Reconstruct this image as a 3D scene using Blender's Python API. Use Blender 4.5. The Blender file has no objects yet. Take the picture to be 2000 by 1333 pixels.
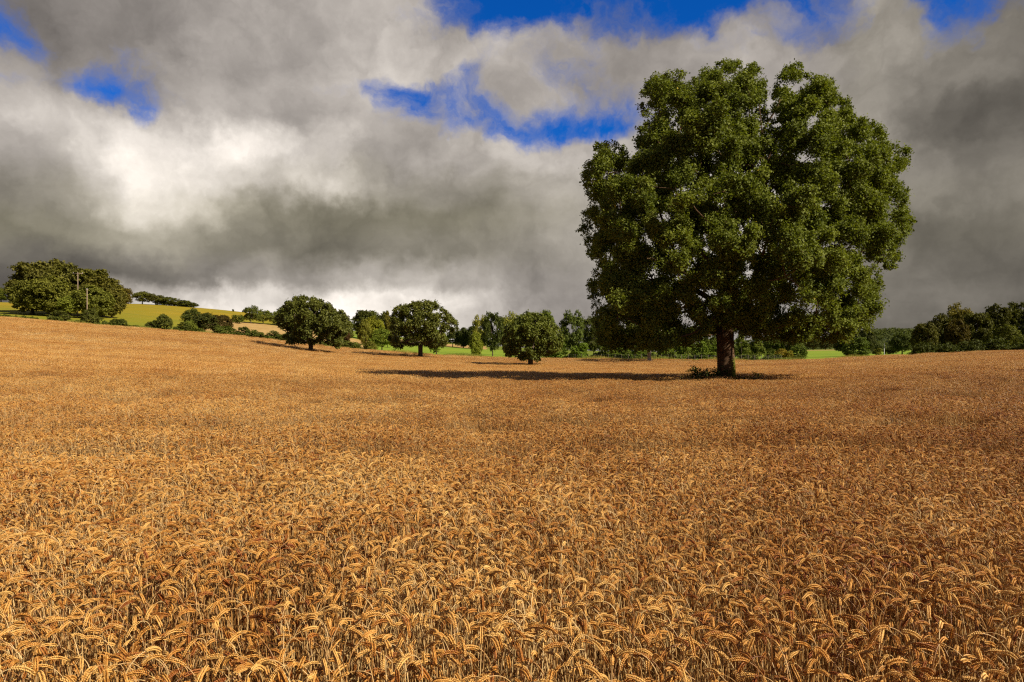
USE_DN = False
import bpy, math, random
import numpy as np
from mathutils import Vector

rng = np.random.default_rng(7)
random.seed(7)
scene = bpy.context.scene
COL = scene.collection
F = 2000 * 24 / 36.0          # focal length of the photograph in its own pixels
HZ = 690.0                    # eye level
EYE = 1.5
SUN = Vector((1.15, -0.62, 1.0)).normalized()   # towards the sun

def at(px, py, Y):
    return np.array([(px - 1000) / F * Y, Y, EYE + (HZ - py) / F * Y])

# ------------------------------------------------------------------ terrain
CX = np.array([-500, 0, 300, 475, 600, 700, 800, 1000, 1250, 1400, 1600, 1700, 1850, 2000, 2500], float)
ROWS = {
    20:  [730, 740, 745, 750, 753, 755, 756, 758, 758, 758, 758, 756, 750, 745, 738],
    32:  [695, 708, 720, 727, 732, 735, 737, 739, 740, 740, 738, 732, 725, 718, 705],
    50:  [672, 684, 700, 710, 716, 720, 723, 727, 728, 728, 724, 717, 710, 702, 690],
    75:  [645, 657, 678, 690, 701, 706, 711, 717, 718, 717, 713, 704, 698, 691, 680],
    100: [625, 638, 660, 674, 694, 699, 704, 711, 711, 710, 706, 697, 691, 685, 675],
    125: [612, 626, 650, 664, 684, 690, 696, 702, 699, 699, 702, 695, 689, 683, 672],
    150: [603, 617, 642, 656, 671, 682, 689, 694, 694, 694, 699, 694, 688, 682, 670],
    200: [590, 609, 627, 644, 655, 672, 685, 694, 695, 695, 696, 692, 690, 688, 670],
    300: [580, 590, 593, 608, 626, 655, 668, 682, 692, 692, 684, 684, 686, 686, 670],
    450: [585, 596, 598, 615, 628, 650, 660, 680, 689, 689, 682, 682, 684, 684, 675],
    700: [600, 606, 610, 622, 634, 652, 662, 683, 689, 689, 684, 684, 685, 685, 680],
    1200: [640, 640, 640, 645, 650, 660, 670, 684, 689, 689, 686, 686, 686, 686, 686],
    2500: [672, 672, 672, 674, 676, 680, 684, 687, 688, 688, 687, 687, 687, 687, 687],
    6000: [684, 684, 684, 685, 686, 687, 688, 689, 689, 689, 689, 689, 689, 689, 689],
}
BND = np.interp(CX, [-500, 700, 800, 1000, 1250, 1400, 1700, 2500], [150, 150, 141, 130, 115, 110, 105, 104])
RY = [0, 6, 12] + sorted(ROWS)
TZ = []
for y in RY:
    if y == 0: TZ.append(np.full(len(CX), -0.16))
    elif y == 6: TZ.append(np.full(len(CX), -0.20))
    elif y == 12: TZ.append(np.full(len(CX), -0.25) + (np.abs(CX - 1100) / 1600) ** 2 * 0.25)
    else:
        z = EYE + (HZ - np.array(ROWS[y], float)) / F * y
        TZ.append(np.where(y <= BND + 2, z - 0.76, z - (0.25 if y < 260 else 0)))
TZ = np.array(TZ)
TY = np.array(RY, float)
NU_, NT_ = 240, 420
UG = np.linspace(-1.13, 1.13, NU_)
TG = np.linspace(0, math.sqrt(6000), NT_)
YG = TG ** 2
dense = np.array([np.interp(UG, (CX - 1000) / F, row) for row in TZ])
dense = np.array([np.interp(YG, TY, dense[:, i]) for i in range(NU_)]).T
def blur(a, n, axis):
    k = np.hanning(2 * n + 3)[1:-1]; k /= k.sum()
    pad = [(0, 0), (0, 0)]; pad[axis] = (n, n)
    p = np.pad(a, pad, mode='edge')
    return np.apply_along_axis(lambda v: np.convolve(v, k, mode='valid'), axis, p)
dense = blur(blur(dense, 9, 1), 4, 0)
def ground(X, Y):
    X = np.asarray(X, float); Y = np.asarray(Y, float)
    Yc = np.clip(Y, 3.0, 5990)
    u = np.clip(X / np.maximum(Yc, 3.0), UG[0] + 1e-6, UG[-1] - 1e-6)
    fi = (u - UG[0]) / (UG[1] - UG[0]); fj = np.sqrt(Yc) / (TG[1] - TG[0])
    i = fi.astype(int).clip(0, NU_ - 2); j = fj.astype(int).clip(0, NT_ - 2)
    a = fi - i; b = fj - j
    z = (dense[j, i] * (1 - a) + dense[j, i + 1] * a) * (1 - b) + (dense[j + 1, i] * (1 - a) + dense[j + 1, i + 1] * a) * b
    w = np.clip(Yc / 200, 0, 1)
    z = z + w * 0.15 * np.sin(X * 0.06 + 1.3) * np.sin(Y * 0.045 + X * 0.01)
    return z
def bound(X, Y):
    return np.interp(X / np.maximum(Y, 1) * F + 1000, CX, BND)
def in_field(X, Y):
    px = X / np.maximum(Y, 1.0) * F + 1000
    wob = 1.2 * np.sin(px * 0.02) + 0.6 * np.sin(px * 0.07)
    return Y < bound(X, Y) + wob * 0.6

# ------------------------------------------------------------------ helpers
def mesh_from(name, V, quads=None, tris=None, mats=(), qm=None, tm=None, tint=None, smooth=False):
    me = bpy.data.meshes.new(name)
    V = np.asarray(V, np.float32)
    quads = np.zeros((0, 4), np.int32) if quads is None or len(quads) == 0 else np.asarray(quads, np.int32)
    tris = np.zeros((0, 3), np.int32) if tris is None or len(tris) == 0 else np.asarray(tris, np.int32)
    me.vertices.add(len(V)); me.vertices.foreach_set('co', V.ravel())
    nq, nt = len(quads), len(tris)
    me.loops.add(nq * 4 + nt * 3)
    me.loops.foreach_set('vertex_index', np.concatenate([quads.ravel(), tris.ravel()]).astype(np.int32))
    me.polygons.add(nq + nt)
    st = np.concatenate([np.arange(nq) * 4, nq * 4 + np.arange(nt) * 3]).astype(np.int32)
    me.polygons.foreach_set('loop_start', st)
    for m in mats: me.materials.append(m)
    if qm is not None or tm is not None:
        a = np.concatenate([np.zeros(nq, int) if qm is None else np.asarray(qm), np.zeros(nt, int) if tm is None else np.asarray(tm)])
        me.polygons.foreach_set('material_index', a.astype(np.int32))
    if smooth: me.polygons.foreach_set('use_smooth', np.ones(nq + nt, bool))
    if tint is not None:
        at_ = me.attributes.new('tint', 'FLOAT', 'POINT'); at_.data.foreach_set('value', np.asarray(tint, np.float32))
    me.update(calc_edges=True); me.validate()
    return me
def link(name, me, parent=None, **props):
    o = bpy.data.objects.new(name, me); COL.objects.link(o)
    if parent is not None: o.parent = parent
    for k, v in props.items(): o[k] = v
    return o
def thing(name, loc, label, cat, group=None):
    o = bpy.data.objects.new(name, None); COL.objects.link(o); o.location = loc
    o.empty_display_size = 0.3
    o['label'] = label; o['category'] = cat
    if group: o['group'] = group
    return o
class MB:
    def __init__(s): s.v = []; s.q = []; s.t = []; s.qm = []; s.tm = []; s.ti = []; s.n = 0
    def add(s, V, Q=None, T=None, mat=0, tint=0.5):
        V = np.asarray(V, float)
        if Q is not None and len(Q): s.q.append(np.asarray(Q) + s.n); s.qm.append(np.full(len(Q), mat))
        if T is not None and len(T): s.t.append(np.asarray(T) + s.n); s.tm.append(np.full(len(T), mat))
        s.v.append(V); s.ti.append(np.full(len(V), tint) if np.isscalar(tint) else tint); s.n += len(V)
    def tube(s, P, R, sides=6, mat=0, tint=0.5, cap=True, rough=0.0):
        P = np.asarray(P, float); R = np.asarray(R, float); k = len(P)
        D = np.gradient(P, axis=0); D /= np.linalg.norm(D, axis=1)[:, None] + 1e-9
        ref = np.array([0, 0, 1.0]) if abs(D[0, 2]) < 0.9 else np.array([0, 1.0, 0])
        V = []
        u = np.cross(D[0], ref); u /= np.linalg.norm(u) + 1e-9
        ang = np.arange(sides) / sides * 2 * np.pi
        for i in range(k):
            u = u - D[i] * np.dot(u, D[i]); u /= np.linalg.norm(u) + 1e-9
            w = np.cross(D[i], u)
            r = R[i] * (1 + rough * rng.normal(size=sides)) if rough else R[i]
            V.append(P[i] + (np.cos(ang) * r)[:, None] * u + (np.sin(ang) * r)[:, None] * w)
        V = np.concatenate(V)
        a = np.arange(sides); b = (a + 1) % sides
        Q = np.concatenate([np.stack([i * sides + a, i * sides + b, (i + 1) * sides + b, (i + 1) * sides + a], 1) for i in range(k - 1)])
        T = None
        if cap:
            V = np.vstack([V, P[-1] + D[-1] * R[-1] * 0.5])
            T = np.stack([(k - 1) * sides + a, (k - 1) * sides + b, np.full(sides, k * sides)], 1)
        s.add(V, Q, T, mat, tint)
    def box(s, lo, hi, mat=0, tint=0.5):
        x0, y0, z0 = lo; x1, y1, z1 = hi
        V = [(x, y, z) for z in (z0, z1) for y in (y0, y1) for x in (x0, x1)]
        Q = [(0, 2, 3, 1), (4, 5, 7, 6), (0, 1, 5, 4), (2, 6, 7, 3), (0, 4, 6, 2), (1, 3, 7, 5)]
        s.add(V, Q, None, mat, tint)
    def mesh(s, name, mats, smooth=False):
        return mesh_from(name, np.concatenate(s.v), np.concatenate(s.q) if s.q else None, np.concatenate(s.t) if s.t else None,
                         mats, np.concatenate(s.qm) if s.q else None, np.concatenate(s.tm) if s.t else None, np.concatenate(s.ti), smooth)

# ------------------------------------------------------------------ materials
class NT:
    def __init__(s, tree): s.t = tree; s.n = tree.nodes; s.l = tree.links
    def node(s, typ, **kw):
        n = s.n.new(typ)
        ins = kw.pop('ins', {})
        for k, v in kw.items(): setattr(n, k, v)
        for k, v in ins.items(): s.set(n.inputs[k], v)
        return n
    def set(s, sock, v):
        if isinstance(v, bpy.types.NodeSocket): s.l.new(v, sock)
        else: sock.default_value = v
    def math(s, op, a, b=0.0, c=0.0, clamp=False):
        n = s.node('ShaderNodeMath', operation=op, use_clamp=clamp)
        s.set(n.inputs[0], a); s.set(n.inputs[1], b)
        if op in ('MULTIPLY_ADD', 'SMOOTH_MIN', 'COMPARE'): s.set(n.inputs[2], c)
        return n.outputs[0]
    def vmath(s, op, a, b=(0, 0, 0)):
        n = s.node('ShaderNodeVectorMath', operation=op); s.set(n.inputs[0], a); s.set(n.inputs[1], b)
        return n.outputs[0]
    def mix(s, f, a, b, blend='MIX'):
        n = s.node('ShaderNodeMix', data_type='RGBA', blend_type=blend)
        s.set(n.inputs[0], f); s.set(n.inputs[6], a); s.set(n.inputs[7], b)
        return n.outputs[2]
    def noise(s, vec, scale, detail=4, rough=0.55, dist=0.0):
        n = s.node('ShaderNodeTexNoise'); s.set(n.inputs['Vector'], vec)
        n.inputs['Scale'].default_value = scale; n.inputs['Detail'].default_value = detail
        n.inputs['Roughness'].default_value = rough; n.inputs['Distortion'].default_value = dist
        return n.outputs['Fac']
    def maprange(s, v, a, b, c=0.0, d=1.0, smooth=False):
        n = s.node('ShaderNodeMapRange', interpolation_type='SMOOTHSTEP' if smooth else 'LINEAR')
        s.set(n.inputs[0], v)
        for i, x in enumerate((a, b, c, d)): s.set(n.inputs[i + 1], x)
        return n.outputs[0]
def new_mat(name):
    m = bpy.data.materials.new(name); m.use_nodes = True
    nt = NT(m.node_tree); nt.n.clear()
    out = nt.node('ShaderNodeOutputMaterial')
    return m, nt, out
def rgb(r, g, b): return (r, g, b, 1.0)
def principled(nt, col, rough=0.8, spec=0.2, normal=None):
    p = nt.node('ShaderNodeBsdfPrincipled')
    nt.set(p.inputs['Base Color'], col); nt.set(p.inputs['Roughness'], rough)
    p.inputs['Specular IOR Level'].default_value = spec
    if normal is not None: nt.l.new(normal, p.inputs['Normal'])
    return p.outputs[0]
def attr(nt, name):
    return nt.node('ShaderNodeAttribute', attribute_name=name).outputs['Fac']

def leaf_material(name, base, hue2, rough=0.55, spec=0.25, trans=0.3, use_obj=True, dead=0.0):
    m, nt, out = new_mat(name)
    t = attr(nt, 'tint')
    col = nt.mix(t, base, hue2)
    if dead:
        sp = nt.maprange(t, 0.985, 0.99)
        col = nt.mix(sp, col, rgb(*[dead * v for v in (0.5, 0.38, 0.04)]))
    if use_obj:
        oi = nt.node('ShaderNodeObjectInfo')
        col = nt.mix(1.0, col, oi.outputs['Color'], 'MULTIPLY')
    p = principled(nt, col, rough, spec)
    tr = nt.node('ShaderNodeBsdfTranslucent')
    nt.l.new(nt.mix(1.0, col, rgb(1.3, 1.35, 0.5), 'MULTIPLY'), tr.inputs[0])
    ms = nt.node('ShaderNodeMixShader'); ms.inputs[0].default_value = trans
    nt.l.new(p, ms.inputs[1]); nt.l.new(tr.outputs[0], ms.inputs[2]); nt.l.new(ms.outputs[0], out.inputs[0])
    return m
M_leaf = leaf_material('oak_leaf', rgb(0.076, 0.099, 0.014), rgb(0.225, 0.25, 0.034), 0.62, 0.15, 0.28, dead=0.8)
M_oak = leaf_material('dark_oak_leaf', rgb(0.065, 0.082, 0.016), rgb(0.16, 0.175, 0.03), 0.6, 0.2, 0.2)
M_bg = leaf_material('broadleaf', rgb(0.085, 0.098, 0.02), rgb(0.195, 0.20, 0.038), 0.65, 0.15, 0.22)
M_weed = leaf_material('weed_leaf', rgb(0.04, 0.06, 0.012), rgb(0.10, 0.12, 0.02), 0.7, 0.1, 0.2)
M_grass = leaf_material('long_grass', rgb(0.32, 0.25, 0.055), rgb(0.20, 0.22, 0.04), 0.7, 0.1, 0.2, use_obj=False)

def bark_material(name, a, b, moss=0.0, scale=6.0):
    m, nt, out = new_mat(name)
    tc = nt.node('ShaderNodeTexCoord'); g = nt.node('ShaderNodeNewGeometry')
    mp = nt.node('ShaderNodeMapping'); nt.l.new(tc.outputs['Object'], mp.inputs[0]); mp.inputs['Scale'].default_value = (1, 1, 0.25)
    n1 = nt.noise(mp.outputs[0], scale, 8, 0.65, 0.4)
    n2 = nt.noise(tc.outputs['Object'], 2.2, 5, 0.6)
    col = nt.mix(nt.maprange(n1, 0.35, 0.65), a, b)
    if moss:
        sx = nt.node('ShaderNodeSeparateXYZ'); nt.l.new(tc.outputs['Object'], sx.inputs[0])
        low = nt.maprange(sx.outputs[2], 0.7, 2.4, 1.0, 0.0)
        right = nt.maprange(sx.outputs[0], -0.15, 0.40)
        k = nt.math('ADD', nt.math('MULTIPLY', low, right), nt.math('MULTIPLY', n2, 0.9))
        k = nt.maprange(k, 0.68, 0.95)
        col = nt.mix(nt.math('MULTIPLY', k, moss), col, nt.mix(nt.maprange(n1, .3, .7), rgb(0.07, 0.08, 0.012), rgb(0.19, 0.20, 0.02)))
    bp = nt.node('ShaderNodeBump'); bp.inputs['Strength'].default_value = 0.9; bp.inputs['Distance'].default_value = 0.06
    nt.l.new(n1, bp.inputs['Height'])
    nt.l.new(principled(nt, col, 0.9, 0.1, bp.outputs[0]), out.inputs[0])
    return m
M_bark = bark_material('oak_bark', rgb(0.05, 0.028, 0.016), rgb(0.17, 0.10, 0.055), 1.0, 9)
M_bark2 = bark_material('grey_bark', rgb(0.06, 0.045, 0.03), rgb(0.16, 0.12, 0.08), 0, 3)
M_bark3 = bark_material('pale_bark', rgb(0.25, 0.20, 0.15), rgb(0.5, 0.44, 0.36), 0, 3)

def wheat_material(name, a, b, c, rough, spec, trans):
    m, nt, out = new_mat(name)
    t = attr(nt, 'tint'); g = nt.node('ShaderNodeNewGeometry'); oi = nt.node('ShaderNodeObjectInfo')
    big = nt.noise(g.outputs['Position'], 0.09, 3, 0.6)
    mid = nt.noise(g.outputs['Position'], 0.9, 3, 0.6)
    f = nt.math('ADD', nt.math('MULTIPLY', t, 0.75), nt.math('MULTIPLY', oi.outputs['Random'], 0.25))
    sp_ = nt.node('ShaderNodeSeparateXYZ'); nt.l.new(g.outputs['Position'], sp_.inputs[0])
    right_shade = nt.math('MULTIPLY', nt.maprange(nt.math('ADD', sp_.outputs[0], nt.math('MULTIPLY', sp_.outputs[1], -0.12)), -6.0, 9.0, -0.07, 0.13), nt.maprange(sp_.outputs[1], 8.0, 45.0, 1.0, 0.35))  # cloud and side shade painted into the wheat colour, redder to the right
    f = nt.math('ADD', f, right_shade)
    f = nt.math('ADD', f, nt.math('MULTIPLY', nt.math('SUBTRACT', mid, 0.5), 1.0), clamp=True)
    col = nt.mix(nt.maprange(f, 0.0, 0.55), a, b)
    col = nt.mix(nt.maprange(f, 0.55, 1.0), col, c)
    mp = nt.node('ShaderNodeMapping'); nt.l.new(g.outputs['Position'], mp.inputs[0]); mp.inputs['Scale'].default_value = (0.012, 0.085, 0.0); mp.inputs['Rotation'].default_value = (0, 0, 0.12)
    band = nt.noise(mp.outputs[0], 1.0, 6, 0.62, 0.3)
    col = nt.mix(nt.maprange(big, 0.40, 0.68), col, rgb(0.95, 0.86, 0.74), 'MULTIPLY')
    col = nt.mix(nt.maprange(band, 0.44, 0.66), col, rgb(0.80, 0.72, 0.64), 'MULTIPLY')
    p = principled(nt, col, rough, spec)
    tr = nt.node('ShaderNodeBsdfTranslucent'); nt.l.new(col, tr.inputs[0])
    ms = nt.node('ShaderNodeMixShader'); ms.inputs[0].default_value = trans
    nt.l.new(p, ms.inputs[1]); nt.l.new(tr.outputs[0], ms.inputs[2]); nt.l.new(ms.outputs[0], out.inputs[0])
    return m
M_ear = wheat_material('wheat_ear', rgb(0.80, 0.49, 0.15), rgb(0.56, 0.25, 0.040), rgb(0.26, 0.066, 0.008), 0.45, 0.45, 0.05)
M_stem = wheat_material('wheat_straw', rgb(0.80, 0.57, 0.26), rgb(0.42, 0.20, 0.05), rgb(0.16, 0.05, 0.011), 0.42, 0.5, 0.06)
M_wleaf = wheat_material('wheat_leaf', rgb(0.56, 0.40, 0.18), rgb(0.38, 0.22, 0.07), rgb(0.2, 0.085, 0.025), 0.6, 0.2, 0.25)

def ground_material(name, cols, s1, s2, bump=0.3, stripes=None, bumpdist=0.1, upper=None):
    m, nt, out = new_mat(name)
    g = nt.node('ShaderNodeNewGeometry'); P = g.outputs['Position']
    a = nt.noise(P, s1, 5, 0.6); b = nt.noise(P, s2, 6, 0.65)
    col = nt.mix(nt.maprange(a, 0.38, 0.62), cols[0], cols[1])
    col = nt.mix(nt.maprange(b, 0.35, 0.75), col, cols[2])
    if stripes:
        dx, dy, per, amt = stripes
        sx = nt.node('ShaderNodeSeparateXYZ'); nt.l.new(P, sx.inputs[0])
        q = nt.math('ADD', nt.math('MULTIPLY', sx.outputs[0], dx), nt.math('MULTIPLY', sx.outputs[1], dy))
        q = nt.math('ADD', q, nt.math('MULTIPLY', a, 3.0))
        q = nt.math('FRACT', nt.math('DIVIDE', q, per))
        q = nt.maprange(nt.math('ABSOLUTE', nt.math('SUBTRACT', q, 0.5)), 0.0, 0.06, amt, 0.0)
        col = nt.mix(q, col, rgb(0.12, 0.13, 0.03))
    if upper:
        sz = nt.node('ShaderNodeSeparateXYZ'); nt.l.new(P, sz.inputs[0])
        k = nt.maprange(nt.math('ADD', sz.outputs[2], nt.math('MULTIPLY', a, 9.0)), *upper[:2])
        col = nt.mix(k, nt.mix(0.75, col, upper[2]), col)
    bp = nt.node('ShaderNodeBump'); bp.inputs['Strength'].default_value = bump; bp.inputs['Distance'].default_value = bumpdist
    nt.l.new(b, bp.inputs['Height'])
    nt.l.new(principled(nt, col, 0.95, 0.05, bp.outputs[0]), out.inputs[0])
    return m
M_soil = ground_material('stubbly_soil', [rgb(0.045, 0.02, 0.009), rgb(0.07, 0.032, 0.014), rgb(0.12, 0.06, 0.022)], 0.3, 9.0)
M_meadow = ground_material('meadow', [rgb(0.10, 0.15, 0.02), rgb(0.15, 0.19, 0.025), rgb(0.2, 0.2, 0.03)], 0.03, 1.5)
M_hill = ground_material('hill_crop', [rgb(0.20, 0.195, 0.018), rgb(0.34, 0.225, 0.02), rgb(0.25, 0.19, 0.018)], 0.014, 0.09, 0.2, (0.6, 0.8, 24, 0.35), 0.1, (14.0, 21.0, rgb(0.17, 0.20, 0.02)))
M_lawn = ground_material('lawn', [rgb(0.12, 0.21, 0.02), rgb(0.20, 0.27, 0.025), rgb(0.24, 0.29, 0.035)], 0.03, 0.8)
M_stub = ground_material('stubble', [rgb(0.40, 0.25, 0.09), rgb(0.50, 0.33, 0.14), rgb(0.30, 0.19, 0.055)], 0.03, 0.6)
M_verge = ground_material('verge', [rgb(0.30, 0.25, 0.05), rgb(0.20, 0.21, 0.04), rgb(0.36, 0.26, 0.06)], 0.12, 1.2)

# ------------------------------------------------------------------ ground sheets
def axis(dense_lo, dense_hi, step, lo, hi):
    a = list(np.arange(dense_lo, dense_hi + 1e-6, step))
    s = step; x = a[-1]
    while x < hi: s *= 1.12; x += s; a.append(x)
    s = step; x = a[0]
    while x > lo: s *= 1.12; x -= s; a.insert(0, x)
    return np.array(a)
XS = axis(-230, 230, 1.25, -5000, 5000)
YS = axis(-4, 330, 1.25, -300, 5900)
GX, GY = np.meshgrid(XS, YS)
GZ = ground(GX, GY)
cx = (GX[:-1, :-1] + GX[1:, 1:]) / 2; cy = (GY[:-1, :-1] + GY[1:, 1:]) / 2
pxc = cx / np.maximum(cy, 1) * F + 1000
zone = np.zeros(cx.shape, int)                       # 0 meadow
fld = in_field(cx, cy)
zone[fld] = 1                                        # soil under wheat
bd = bound(cx, cy)
zone[(~fld) & (cy < bd + 7) & (cy > 60)] = 5          # verge
hillm = (~fld) & (cy > bd + 7) & (cy > 60) & (pxc < 560) & (cx < -60) & ((pxc < 400) | (cy > 235)) & (cy < 305)
zone[hillm] = 2
stub = (~fld) & (cy > bd + 4) & (pxc > 395) & (pxc < 720) & (cy > 150) & (cy < 235) & (cx < -30)
zone[stub] = 4
lawn = (~fld) & (cy > bd + 7) & (((pxc > 640) & (pxc < 1100) & (cy < 262)) | ((pxc > 1430) & (pxc < 2300) & (cy < 300)))
zone[lawn & (zone != 4)] = 3
zone[(~fld) & (pxc > 780) & (pxc < 950) & (cy > 262) & (cy < 330)] = 4
zone[(~fld) & (pxc > 1500) & (pxc < 1640) & (cy > 300) & (cy < 330)] = 4
nx = len(XS)
ids = (np.arange(len(YS) - 1)[:, None] * nx + np.arange(nx - 1)[None, :])
VV = np.stack([GX, GY, GZ], -1).reshape(-1, 3)
def sheet(name, z, mat):
    sel = ids[zone == z].ravel()
    Q = np.stack([sel, sel + 1, sel + 1 + nx, sel + nx], 1)
    u, inv = np.unique(Q, return_inverse=True)
    me = mesh_from(name, VV[u], inv.reshape(-1, 4), None, [mat], smooth=True)
    return link(name, me, kind='structure')
sheet('ground', 0, M_meadow); sheet('field_soil', 1, M_soil); sheet('hill_field', 2, M_hill)
sheet('lawn', 3, M_lawn); sheet('stubble_field', 4, M_stub); sheet('grass_verge', 5, M_verge)

# ------------------------------------------------------------------ wheat plants
def spikelet(c, d, w, n, L, W, T, lod):
    """pointed grain husk starting at c, along d, width dir w, thickness dir n"""
    if lod == 0:
        k = 5; a = np.arange(k) / k * 2 * np.pi
        V = [c]
        for t, s in ((0.28, 0.95), (0.62, 0.85)):
            V += list(c + d * L * t + np.outer(np.cos(a) * W * s, w) + np.outer(np.sin(a) * T * s, n))
        V.append(c + d * L)
        i = np.arange(k); j = (i + 1) % k
        T_ = [(0, 1 + y, 1 + x) for x, y in zip(i, j)] + [(1 + k + x, 1 + k + y, 2 * k + 1) for x, y in zip(i, j)]
        Q = [(1 + x, 1 + y, 1 + k + y, 1 + k + x) for x, y in zip(i, j)]
        return np.array(V), Q, T_
    V = np.array([c, c + d * L * .4 + w * W, c + d * L * .4 + n * T, c + d * L * .4 - w * W, c + d * L * .4 - n * T, c + d * L])
    return V, None, [(0, 2, 1), (0, 3, 2), (0, 4, 3), (0, 1, 4), (1, 2, 5), (2, 3, 5), (3, 4, 5), (4, 1, 5)]

def wheat_plant(r, lod, h=None, az=0.0, base=(0, 0, 0)):
    """returns dict of MB by part: stem, ear, leaf"""
    h = h or r.uniform(0.68, 0.79)
    earL = r.uniform(0.052, 0.080)
    lean = r.uniform(0.0, 0.2)
    nod = math.radians(min(185, max(25, r.normal(130, 36))))
    if r.uniform() < .14: nod = math.radians(r.uniform(12, 60))
    ear_bend = nod * r.uniform(0.38, 0.66)
    neckL = r.uniform(0.07, 0.14)
    stemL = h - 0.05
    nS = {0: 7, 1: 3, 2: 2}[lod]; nN = {0: 6, 1: 3, 2: 2}[lod]; nE = {0: 10, 1: 5, 2: 3}[lod]
    ths, ss = [], []
    for i in range(nS): ths.append(lean * (i + 1) / nS); ss.append(stemL / nS)
    for i in range(nN): ths.append(lean + (nod - ear_bend) * ((i + 1) / nN) ** 1.2); ss.append(neckL / nN)
    for i in range(nE): ths.append(lean + nod - ear_bend + ear_bend * (i + 1) / nE); ss.append(earL / nE)
    P = [np.zeros(3)]
    side = r.normal(0, 0.12)
    for th, s in zip(ths, ss):
        P.append(P[-1] + s * np.array([math.sin(th), side * math.sin(th), math.cos(th)]))
    P = np.array(P); P[:, 2] *= h / P[:, 2].max()
    ca, sa = math.cos(az), math.sin(az)
    P = np.stack([P[:, 0] * ca - P[:, 1] * sa, P[:, 0] * sa + P[:, 1] * ca, P[:, 2]], 1) + np.array(base)
    ns = nS + nN
    tint = min(1.0, max(0.0, r.normal((0.52, 0.34, 0.26)[lod], 0.32)))
    out = {'stem': MB(), 'ear': MB(), 'leaf': MB(), 'leaves': []}
    SP = P[:ns + 1]; rad = np.linspace(0.0019, 0.0011, ns + 1) * (1.0 if lod == 0 else 1.15 if lod == 1 else 1.6)
    if lod < 2: out['stem'].tube(SP, rad, 5 if lod == 0 else 3, 1, tint * r.uniform(.4, 1.6), cap=False)
    else:
        SP = SP[1:]; k = len(SP); w = np.array([-sa, ca, 0]) * 0.0022
        Q = [(2 * i, 2 * i + 1, 2 * i + 3, 2 * i + 2) for i in range(k - 1)]
        out['stem'].add(np.stack([SP - w, SP + w], 1).reshape(-1, 3), Q, None, 1, tint * 0.7)
    EP = P[ns:]; seg = np.linalg.norm(np.diff(EP, axis=0), axis=1); cum = np.concatenate([[0], np.cumsum(seg)]); tot = cum[-1]
    tw = r.uniform(0, math.pi)
    if lod == 2:
        out['ear'].tube(EP, np.array([0.5, 1.0, 0.85, 0.3]) * r.uniform(0.0045, 0.0078), 4, 0, tint)
    else:
        nsp = 11 if lod == 0 else 7
        def pos(s):
            return np.array([np.interp(s, cum, EP[:, k]) for k in range(3)])
        for i in range(nsp * 2):
            s = tot * (i / (nsp * 2 + 1.5)) * 0.97
            c = pos(s); d = pos(min(tot, s + 0.006)) - pos(max(0, s - 0.006)); d /= np.linalg.norm(d) + 1e-9
            a0 = np.cross(d, [0.02, 0.01, 1.0]); a0 /= np.linalg.norm(a0) + 1e-9; b0 = np.cross(d, a0)
            w = a0 * math.cos(tw) + b0 * math.sin(tw); n = np.cross(d, w)
            sgn = 1 if i % 2 else -1
            taper = 0.72 + 0.35 * math.sin(math.pi * min(1, (i + 3) / (nsp * 2 + 2)))
            if lod == 0:
                for q in (-1, 1):
                    dd = d + w * sgn * 0.46 + n * q * 0.22 + r.normal(0, 0.05, 3); dd /= np.linalg.norm(dd)
                    V, Q, T = spikelet(c + w * sgn * 0.0012 + n * q * 0.0014, dd, w, n, 0.0112 * taper, 0.0022 * taper, 0.0020 * taper, 0)
                    out['ear'].add(V, Q, T, 0, min(1, max(0, tint + r.normal(0, 0.16))))
            else:
                dd = d + w * sgn * 0.42; dd /= np.linalg.norm(dd)
                V, Q, T = spikelet(c + w * sgn * 0.001, dd, w, n, 0.0132 * taper, 0.0031 * taper, 0.0034 * taper, 1)
                out['ear'].add(V, Q, T, 0, min(1, max(0, tint + r.normal(0, 0.16))))
    nl = {0: 2, 1: 1, 2: 0}[lod]
    for k in range(nl):
        z0 = r.uniform(0.3, 0.82); i0 = int(z0 * nS)
        p = P[min(i0, nS)]; a = r.uniform(0, 6.28); L = r.uniform(0.10, 0.22); m = 6 if lod == 0 else 3
        t = np.linspace(0, 1, m + 1); ca2, sa2 = math.cos(a), math.sin(a)
        up = r.uniform(0.1, 0.9)
        X = L * 0.6 * t ** 1.1; Z = L * (up * t - (up + r.uniform(.3, .9)) * t ** 2)
        c = p + np.stack([X * ca2, X * sa2, Z], 1)
        wd = 0.0035 * np.sin(np.pi * np.clip(t * 0.9 + 0.1, 0, 1)) + 0.0006
        tws = t * r.uniform(-3, 3)
        wv = np.stack([-sa2 * np.cos(tws), ca2 * np.cos(tws), np.sin(tws)], 1) * wd[:, None]
        Q = [(2 * i, 2 * i + 1, 2 * i + 3, 2 * i + 2) for i in range(m)]
        tv = r.uniform(0.2, 0.9); LV = np.stack([c - wv, c + wv], 1).reshape(-1, 3)
        out['leaf'].add(LV, Q, None, 2, tv)
        if lod == 0:
            b = MB(); b.add(LV, Q, None, 2, tv); out['leaves'].append(b)
    return out
WM = [M_ear, M_stem, M_wleaf]
src = bpy.data.collections.new('wheat_sources')      # never linked to the scene
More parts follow.
